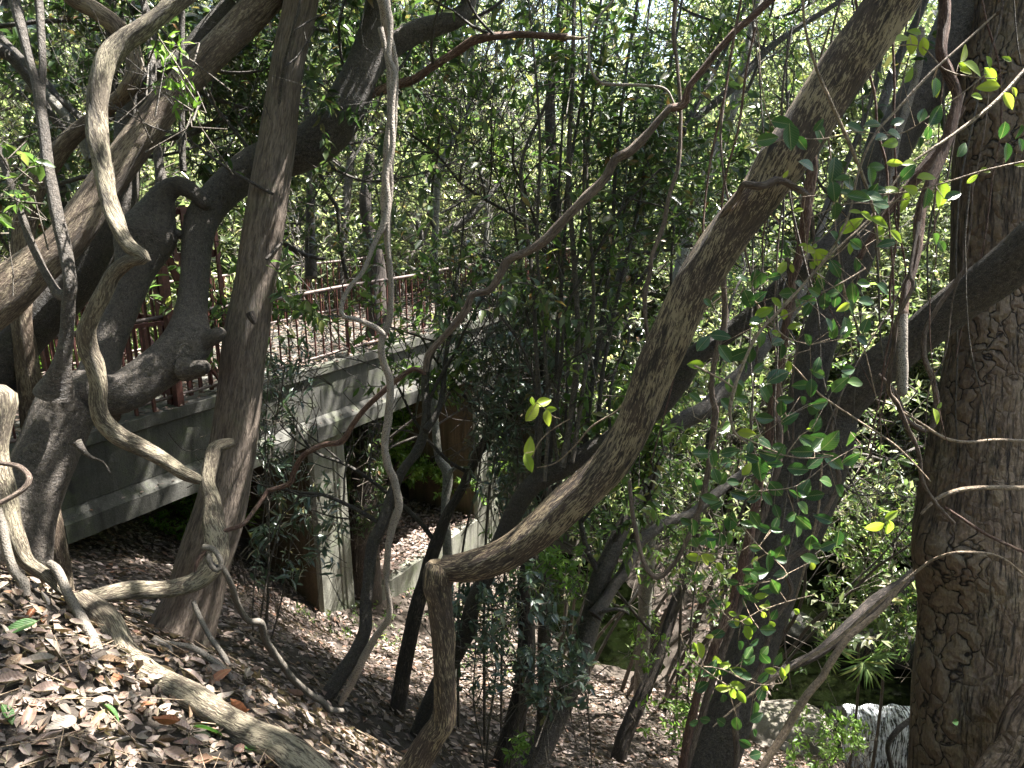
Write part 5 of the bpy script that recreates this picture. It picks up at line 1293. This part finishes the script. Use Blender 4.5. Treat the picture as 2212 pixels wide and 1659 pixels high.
# thin saplings in the middle distance
for i, (x, y, k, s) in enumerate([(.5, 8.9, 2, 1.0), (1.4, 9.6, 2, 1.0), (2.2, 9.6, 0, 1.1), (2.7, 8.6, 1, .9), (3.4, 9.8, 0, 1.1), (.9, 11.2, 2, 1.0), (1.9, 11.0, 1, 1.1), (3.2, 11.9, 0, 1.25), (4.0, 13.4, 1, 1.2), (3.8, 15.6, 2, 1.3), (.6, 10.8, 2, 1.1), (4.8, 17.6, 0, 1.2), (2.6, 17.6, 1, 1.2), (6.8, 17.8, 2, 1.3), (8.6, 16.5, 0, 1.2), (9.5, 13, 1, 1.1)]):
    place(PS[k], 'sapling', (x, y, gz(x, y) - .1), [0.2, -.5, .5, 0][i % 4], s, ['slender dark-stemmed sapling with sparse dark leaves in the middle distance', 'slender two-stemmed sapling with mid-green leaves in the middle distance', 'thin many-stemmed leaning sapling in the middle distance'][k], 'sapling', ['dark-leaved saplings in the middle distance', 'mid-green saplings in the middle distance', 'thin leaning saplings in the middle distance'][k])
# unseen wood behind and beside the viewer, added to block sky light
rb = np.random.RandomState(4)
for i in range(30):
    a = math.radians(95 + 170 * (i + .5) / 30) ; r = 8.5 + 5.5 * (i % 3) / 2 + rb.rand()
    x, y = r * 1.25 * math.sin(a + math.pi / 2 * 0) , r * math.cos(a)
    if i % 2: x = -abs(x)
    if i % 2 == 0: x = abs(x)
    x += (2.0 if x > 0 else -2.0)
    k = i % 4
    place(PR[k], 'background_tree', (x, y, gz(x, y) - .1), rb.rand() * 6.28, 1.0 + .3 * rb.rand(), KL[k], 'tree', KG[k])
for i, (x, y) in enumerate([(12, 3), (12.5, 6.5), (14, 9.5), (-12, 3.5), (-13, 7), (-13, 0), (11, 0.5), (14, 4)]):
    place(PR[i % 4], 'background_tree', (x, y, gz(x, y) - .1), rb.rand() * 6.28, 1.1, KL[i % 4], 'tree', KG[i % 4])  # more unseen trees at the sides, added to close off sky light

# twiggy dark boughs reaching over the picture
def bough(par, sx, sy, d, tx, ty, L, r, seed, mat='smooth2', leafy_=None):
    rg_ = np.random.RandomState(seed); a = pix(sx, sy, d); b = pix(tx, ty, d + (rg_.rand() - .3) * .8); dr = (b - a) / np.linalg.norm(b - a)
    out, tips = [], []; grow(rg_, a, dr, r, L, 1, out, tips, .22)
    m_ = MB()
    for (P, R, lv) in out: add_tube(m_, P, R * .9, sides=6, lump=.05, seg=.06, cap=False, seed=seed)
    if leafy_ and tips:
        T = np.array([t[0] for t in tips]); D = np.array([t[1] for t in tips]); lf = MB()
        whorls(lf, T, D, 5, .095, rg_, ratio=.36, droop=.35, tmpl=MID); merge(m_, lf, 1)
        m_.build('branch', [M[mat], M[leafy_]], par)
    else: m_.build('branch', M[mat], par)
for i, a in enumerate([(Tb, 560, 350, 5.0, 480, 150, 1.6, .016, 'lf_dark'), (Tb, 650, 330, 4.9, 720, 460, 1.3, .012, None), (Tb, 700, 290, 4.9, 800, 330, 1.2, .012, None), (Tb, 760, 200, 4.9, 700, 60, 1.3, .013, 'lf_dark'), (Tb, 900, 70, 4.95, 940, 260, 1.4, .012, None), (Tb, 960, 50, 5.0, 1060, 10, 1.5, .014, 'lf_dark'),
     (TC, 590, 420, 4.3, 440, 380, 1.1, .011, None), (TC, 600, 300, 4.4, 700, 150, 1.2, .012, None), (TC, 575, 560, 4.3, 700, 480, 1.0, .009, None), (Tc, 270, 330, 5.0, 420, 290, 1.2, .014, 'lf_dark'), (Tc, 300, 190, 5.0, 180, 100, 1.4, .014, 'lf_dark'), (Tc, 400, 130, 5.1, 560, 160, 1.5, .014, 'lf_dark'), (Tc, 120, 640, 4.9, 20, 420, 1.3, .014, None),
     (Td, 1154, 1045, 5.3, 1090, 760, 1.6, .014, None), (Td, 1318, 948, 5.2, 1420, 700, 1.7, .014, 'lf_dark'), (Td, 1473, 815, 5.0, 1480, 520, 1.7, .014, 'lf_dark'), (Td, 1570, 721, 4.9, 1560, 480, 1.5, .013, None), (Td, 1240, 1000, 5.2, 1180, 420, 2.2, .015, 'lf_dark'),
     (Te, 1860, 500, 4.0, 1700, 260, 1.2, .010, None), (Te, 1750, 800, 4.0, 1640, 620, 1.0, .009, None), (Te, 1780, 1030, 4.0, 1900, 1120, .8, .007, None), (Te, 1900, 790, 3.8, 1860, 1000, .9, .007, None)]):
    bough(a[0], *a[1:8], 300 + i, leafy_=a[8])

rq = np.random.RandomState(12)
for (e_, dat) in MT[:17]:
    P_, R_ = parse(dat)
    if len(P_) < 5 or R_.mean() < .012: continue
    for q_ in range(3):
        i_ = rq.randint(len(P_) // 3, len(P_) - 1); a_ = P_[i_]; xx, yy, dd_ = proj(a_)
        out_, tips_ = [], []
        dr_ = np.array([rq.randn() * .9, rq.randn() * .3, .35 + .5 * rq.rand()]); dr_ /= np.linalg.norm(dr_)
        grow(rq, a_.copy(), dr_, min(R_[i_] * .5, .028), dd_[0] * (.14 + .14 * rq.rand()), 1, out_, tips_, .2)
        m_ = MB()
        for (P2, R2, lv) in out_: add_tube(m_, P2, np.maximum(R2 * .9, .003 * dd_[0] / 6), sides=6, lump=.05, seg=.1, cap=False, seed=q_)
        if q_ == 0 and tips_ and dd_[0] < 12:
            lf = MB(); whorls(lf, np.array([t[0] for t in tips_]), np.array([t[1] for t in tips_]), 3, .11, rq, ratio=.36, droop=.35, tmpl=MID); merge(m_, lf, 1)
            m_.build('branch', [M['smooth2'], M['lf_mid']], e_)
        else: m_.build('branch', M['smooth2'], e_)

SL = ['loose sunlit shrub on the floor of the background wood', 'mid-green shrub on the floor of the background wood', 'bright fresh green shrub growing low in the sun beyond the bridge']
SG = ['loose shrubs of the background wood', 'mid-green shrubs of the background wood', 'bright low shrubs beyond the bridge']
sh = []; tries = 0
while len(sh) < 70 and tries < 8000:
    tries += 1
    y = 9.5 + 22 * rng.rand() ** 1.2; x = (rng.rand() * 1.8 - .9) * y * .85
    if on_bridge(x, y, 1.1) or in_pond(x, y): continue
    if y < 14.5 and x > -4: continue
    if any((x - a) ** 2 + (y - b) ** 2 < 1.6 for a, b in sh): continue
    sh.append((x, y))
for (x, y) in sh:
    k = 2 if (x < 1 and rng.rand() < .5) else rng.randint(0, 2)
    place(SH[k], 'shrub', (x, y, gz(x, y) - .1), rng.rand() * 6.28, .8 + .7 * rng.rand(), SL[k], 'shrub', SG[k])

for i, (x, y, s) in enumerate([(-5.4, 11.6, 1.0), (-6.6, 12.6, 1.2), (-4.4, 13.0, 1.1), (-3.2, 14.4, 1.2), (-5.6, 14.6, 1.3), (-2.2, 16.2, 1.3), (-7.6, 11.4, 1.1), (-3.6, 17.0, 1.3)]):
    place(SH[2], 'shrub', (x, y, gz(x, y) - .1), i * 1.3, s, SL[2], 'shrub', SG[2])

# low green ground cover beyond and under the bridge
def cover(name, pts_fn, n, L, mat, seed, kind_label, k=5):
    rg = np.random.RandomState(seed); X = pts_fn(rg, n)
    Z = ground(X[:, 0], X[:, 1]) + rg.rand(len(X)) * .22
    T = np.column_stack([X, Z]); m_ = MB()
    whorls(m_, T, rdirs(rg, len(T), .8), k, L, rg, ratio=.34, droop=.1, tmpl=LO)
    o = m_.build(name, M[mat]); tag(o, kind_label, name.replace('_', ' '), kind='stuff')
def cone(rg, n, y0, y1):
    y = y0 + (y1 - y0) * rg.rand(n); x = (rg.rand(n) * 1.7 - .85) * y
    ok = np.array([not on_bridge(a, b, .1) and not in_pond(a, b) for a, b in zip(x, y)])
    return np.column_stack([x, y])[ok]
cover('ground_cover', lambda r, n: cone(r, n, 14, 30), 9000, .13, 'lf_bright', 5, 'bright green low plants covering the sunlit ground beyond the bridge')
cover('undergrowth', lambda r, n: (lambda c: c[(c[:, 0] > -9)])(cone(r, n, 9.5, 17)), 2600, .09, 'lf_mid', 6, 'sparse low green plants among the litter near the bridge')

# ---------------------------------------------------------------- dead leaves
def litter(name, X, Z, Nn, L0, seed, label, tmpl=MID, lift=.02, mat='lf_dry', tilt=.35):
    rg = np.random.RandomState(seed); n = len(X)
    P = np.column_stack([X, Z + rg.rand(n) * lift])
    a = rg.rand(n) * 6.283
    D = np.column_stack([np.cos(a), np.sin(a), np.zeros(n)]); D = D - Nn * np.sum(D * Nn, axis=1)[:, None]
    D = norm(D + Nn * (rg.rand(n, 1) - .25) * tilt)
    Up = norm(Nn + rg.randn(n, 3) * tilt * .9)
    L = L0 * (.6 + .6 * rg.rand(n))
    m_ = MB(); leaves(m_, P, D, Up, L, L * (.38 + .2 * rg.rand(n)), tmpl, curl=(rg.rand(n) - .35) * 1.3)
    o = m_.build(name, M[mat]); tag(o, label, 'leaf litter', kind='stuff')
rg = np.random.RandomState(9)
def gl(n, x0, x1, y0, y1, f=None):
    X = np.column_stack([x0 + (x1 - x0) * rg.rand(n), y0 + (y1 - y0) * rg.rand(n)])
    if f is not None: X = X[f(X)]
    return X, ground(X[:, 0], X[:, 1]), gnormal(X[:, 0], X[:, 1])
X, Z, Nn = gl(14000, -3.2, .6, 1.2, 4.2); litter('leaf_litter', X, Z, Nn, .056, 1, 'small dead leaves and scraps carpeting the dark soil in the foreground', tmpl=MID, mat='lf_dry_near', tilt=.5)
X, Z, Nn = gl(26000, -7, 6, 3.6, 10.5, lambda q: np.abs(q[:, 0]) < q[:, 1] * .9); litter('leaf_litter', X, Z, Nn, .095, 2, 'dead leaves carpeting the slope below the bridge', tmpl=LO)
X, Z, Nn = gl(22000, -12, 12, 9, 22, lambda q: (np.abs(q[:, 0]) < q[:, 1] * .8) & ~((((q[:, 0] > .5) & (q[:, 0] < 2.7)) | (q[:, 0] > 4.6)) & (q[:, 1] > 10.2) & (q[:, 1] < 17) & (q[:, 0] < 10))); litter('leaf_litter', X, Z, Nn, .12, 3, 'dead leaves on the ground beyond and under the bridge', tmpl=LO)
# on the deck and on the floor between the piers
def deck(n, t0, t1, w0, w1, z):
    t = t0 + (t1 - t0) * rg.rand(n); w = w0 + (w1 - w0) * rg.rand(n)
    return np.array([br(a, b, 0)[:2] for a, b in zip(t, w)]), np.full(n, z), np.repeat([[0, 0, 1.]], n, 0)
X, Z, Nn = deck(13000, T0_, 10.5, -.03, 2.9, DZ + .02)
edge = np.abs(np.dot(X - P0, N_) - 1.45) / 1.45
Z = Z + .05 * rg.rand(len(X)) + .06 * np.maximum(0, edge - .2) * (edge < .96)
litter('leaf_litter', X, Z, Nn, .09, 4, 'dead leaves piled on the deck of the footbridge', tmpl=LO, lift=.02)
X, Z, Nn = deck(5500, .38, 4.0, .02, 3.4, -6.70); litter('leaf_litter', X, Z, Nn, .10, 5, 'dead leaves on the floor behind the low retaining wall between the piers', tmpl=LO, lift=.06)
X, Z, Nn = deck(260, -4, 10, -.13, -.02, DZ - .80); litter('leaf_litter', X, Z, Nn, .05, 6, 'few dead leaf scraps lying on the lower ledge of the bridge beam', tmpl=LO, lift=.01)

# large dead leaves of the foreground, each a thing of its own
rgl = np.random.RandomState(19)
def sub(seed):
    rr_ = np.random.RandomState(seed); m_ = MB()
    leaves(m_, np.zeros((1, 3)), np.array([[1., 0, 0]]), np.array([[0, 0, 1.]]), np.array([1.]), np.array([.31 + .14 * rr_.rand()]), HI, curl=np.array([(rr_.rand() - .25) * 1.1]))
    P, R = np.array([[-.16, .01, .0], [-.08, 0, .01], [0, 0, 0]]), [.008, .009, .01]
    add_tube(m_, P, R, sides=5, lump=0, seg=.05)
    return m_
dry_cols = [('pinkish grey', (.30, .22, .19)), ('tan brown', (.26, .165, .10)), ('rusty orange', (.30, .12, .06)), ('pale greyish', (.34, .29, .25)), ('dark brown', (.12, .075, .05)), ('pinkish brown', (.24, .14, .11))]
protoL = []
def one_mat(name, c, tr=.12):
    return leaf_mat(name, [(0, tuple(x * .8 for x in c)), (1, tuple(x * 1.15 for x in c))], tr, .55, .4, 1.4, vein=True, spots=(40, tuple(x * .45 for x in c)))
for i, (nm, c) in enumerate(dry_cols):
    mt = one_mat('dead_leaf_' + nm.replace(' ', '_'), c)
    protoL.append([sub(100 + 3 * i + j).mesh('fallen_leaf', mt) for j in range(3)])
mats_g = one_mat('fallen_green_leaf', (.05, .13, .03), .25)
greens = sub(400).mesh('fallen_leaf', mats_g)
def put_leaf(x, y, s, me, label, group=None, rz=None, up=.012, rx=None):
    d = hit(x, y); p = pix(x, y, d)
    o_ = bpy.data.objects.new('fallen_leaf', me); col.objects.link(o_)
    L = s * d / F * 1.15
    nn = Vector(gnormal(np.array([p[0]]), np.array([p[1]]))[0])
    q = nn.to_track_quat('Z', 'X')
    from mathutils import Euler, Quaternion
    r1 = Quaternion((0, 0, 1), rgl.rand() * 6.28 if rz is None else rz)
    r2 = Euler((rgl.randn() * .30 if rx is None else rx, rgl.randn() * .26 - .12, 0)).to_quaternion()
    qq = q @ r1 @ r2
    off = qq @ Vector((L * .5, 0, 0))
    o_.rotation_mode = 'QUATERNION'; o_.rotation_quaternion = qq
    o_.location = Vector(p) - off + Vector((0, 0, up + .18 * L + abs(off.z) * .3)); o_.scale = (L, L, L)
    tag(o_, label, 'leaf', group)
GR = ['large pinkish grey dead leaves in the foreground', 'large tan brown dead leaves in the foreground', 'large rusty orange dead leaves in the foreground', 'large pale greyish dead leaves in the foreground', 'large dark brown dead leaves in the foreground', 'large pinkish brown dead leaves in the foreground']
pos = []; n_t = 0
while len(pos) < 115 and n_t < 9000:
    n_t += 1
    x = rgl.rand() * 900 - 20; y = 1230 + rgl.rand() * 440
    if y < 1240 + max(0, x - 100) * .62 - 60 and x > 120: continue
    if x > 640: continue
    md = 22 if y < 1400 else 30
    if any((x - a) ** 2 + (y - b) ** 2 < md ** 2 for a, b in pos): continue
    pos.append((x, y))
for (x, y) in pos:
    i = rgl.choice(6, p=[.30, .18, .05, .27, .08, .12])
    s = (34 + 26 * rgl.rand()) if y > 1420 else (26 + 18 * rgl.rand())
    put_leaf(x, y, s, protoL[i][rgl.randint(3)], f'{dry_cols[i][0]} dead leaf lying among the litter of the near bank', GR[i])
for (x, y, s, rz, lb) in [(45, 1372, 62, .6, 'dark green fallen leaf with a torn edge at the left of the litter'), (245, 1553, 50, 2.4, 'bright green fallen leaf in the middle of the near litter'),
        (455, 1595, 66, 2.7, 'long green fallen leaf just left of the log near the bottom'), (556, 1640, 60, 2.5, 'dark green fallen leaf at the bottom edge under the log'), (22, 1560, 48, 2.6, 'green fallen leaf at the lower left edge')]:
    put_leaf(x, y, s, greens, lb, rz=rz)

# bare twigs in the litter
tw = MB(); A_, B_ = [], []
for k in range(900):
    y = 1.5 + 8 * rgl.rand() ** 1.3; x = (rgl.rand() * 2 - 1.1) * y * .8; a = rgl.rand() * 6.28; l_ = .08 + .25 * rgl.rand()
    z = gz(x, y) + .02 + .03 * rgl.rand(); x2, y2 = x + l_ * math.cos(a), y + l_ * math.sin(a)
    A_.append((x, y, z)); B_.append((x2, y2, gz(x2, y2) + .02 + .05 * rgl.rand()))
sticks(tw, np.array(A_), np.array(B_), np.full(len(A_), .0025), np.full(len(A_), .001))
o = tw.build('twig_litter', M['tan']); tag(o, 'thin dry twigs scattered over the leaf litter', 'twigs', kind='stuff')
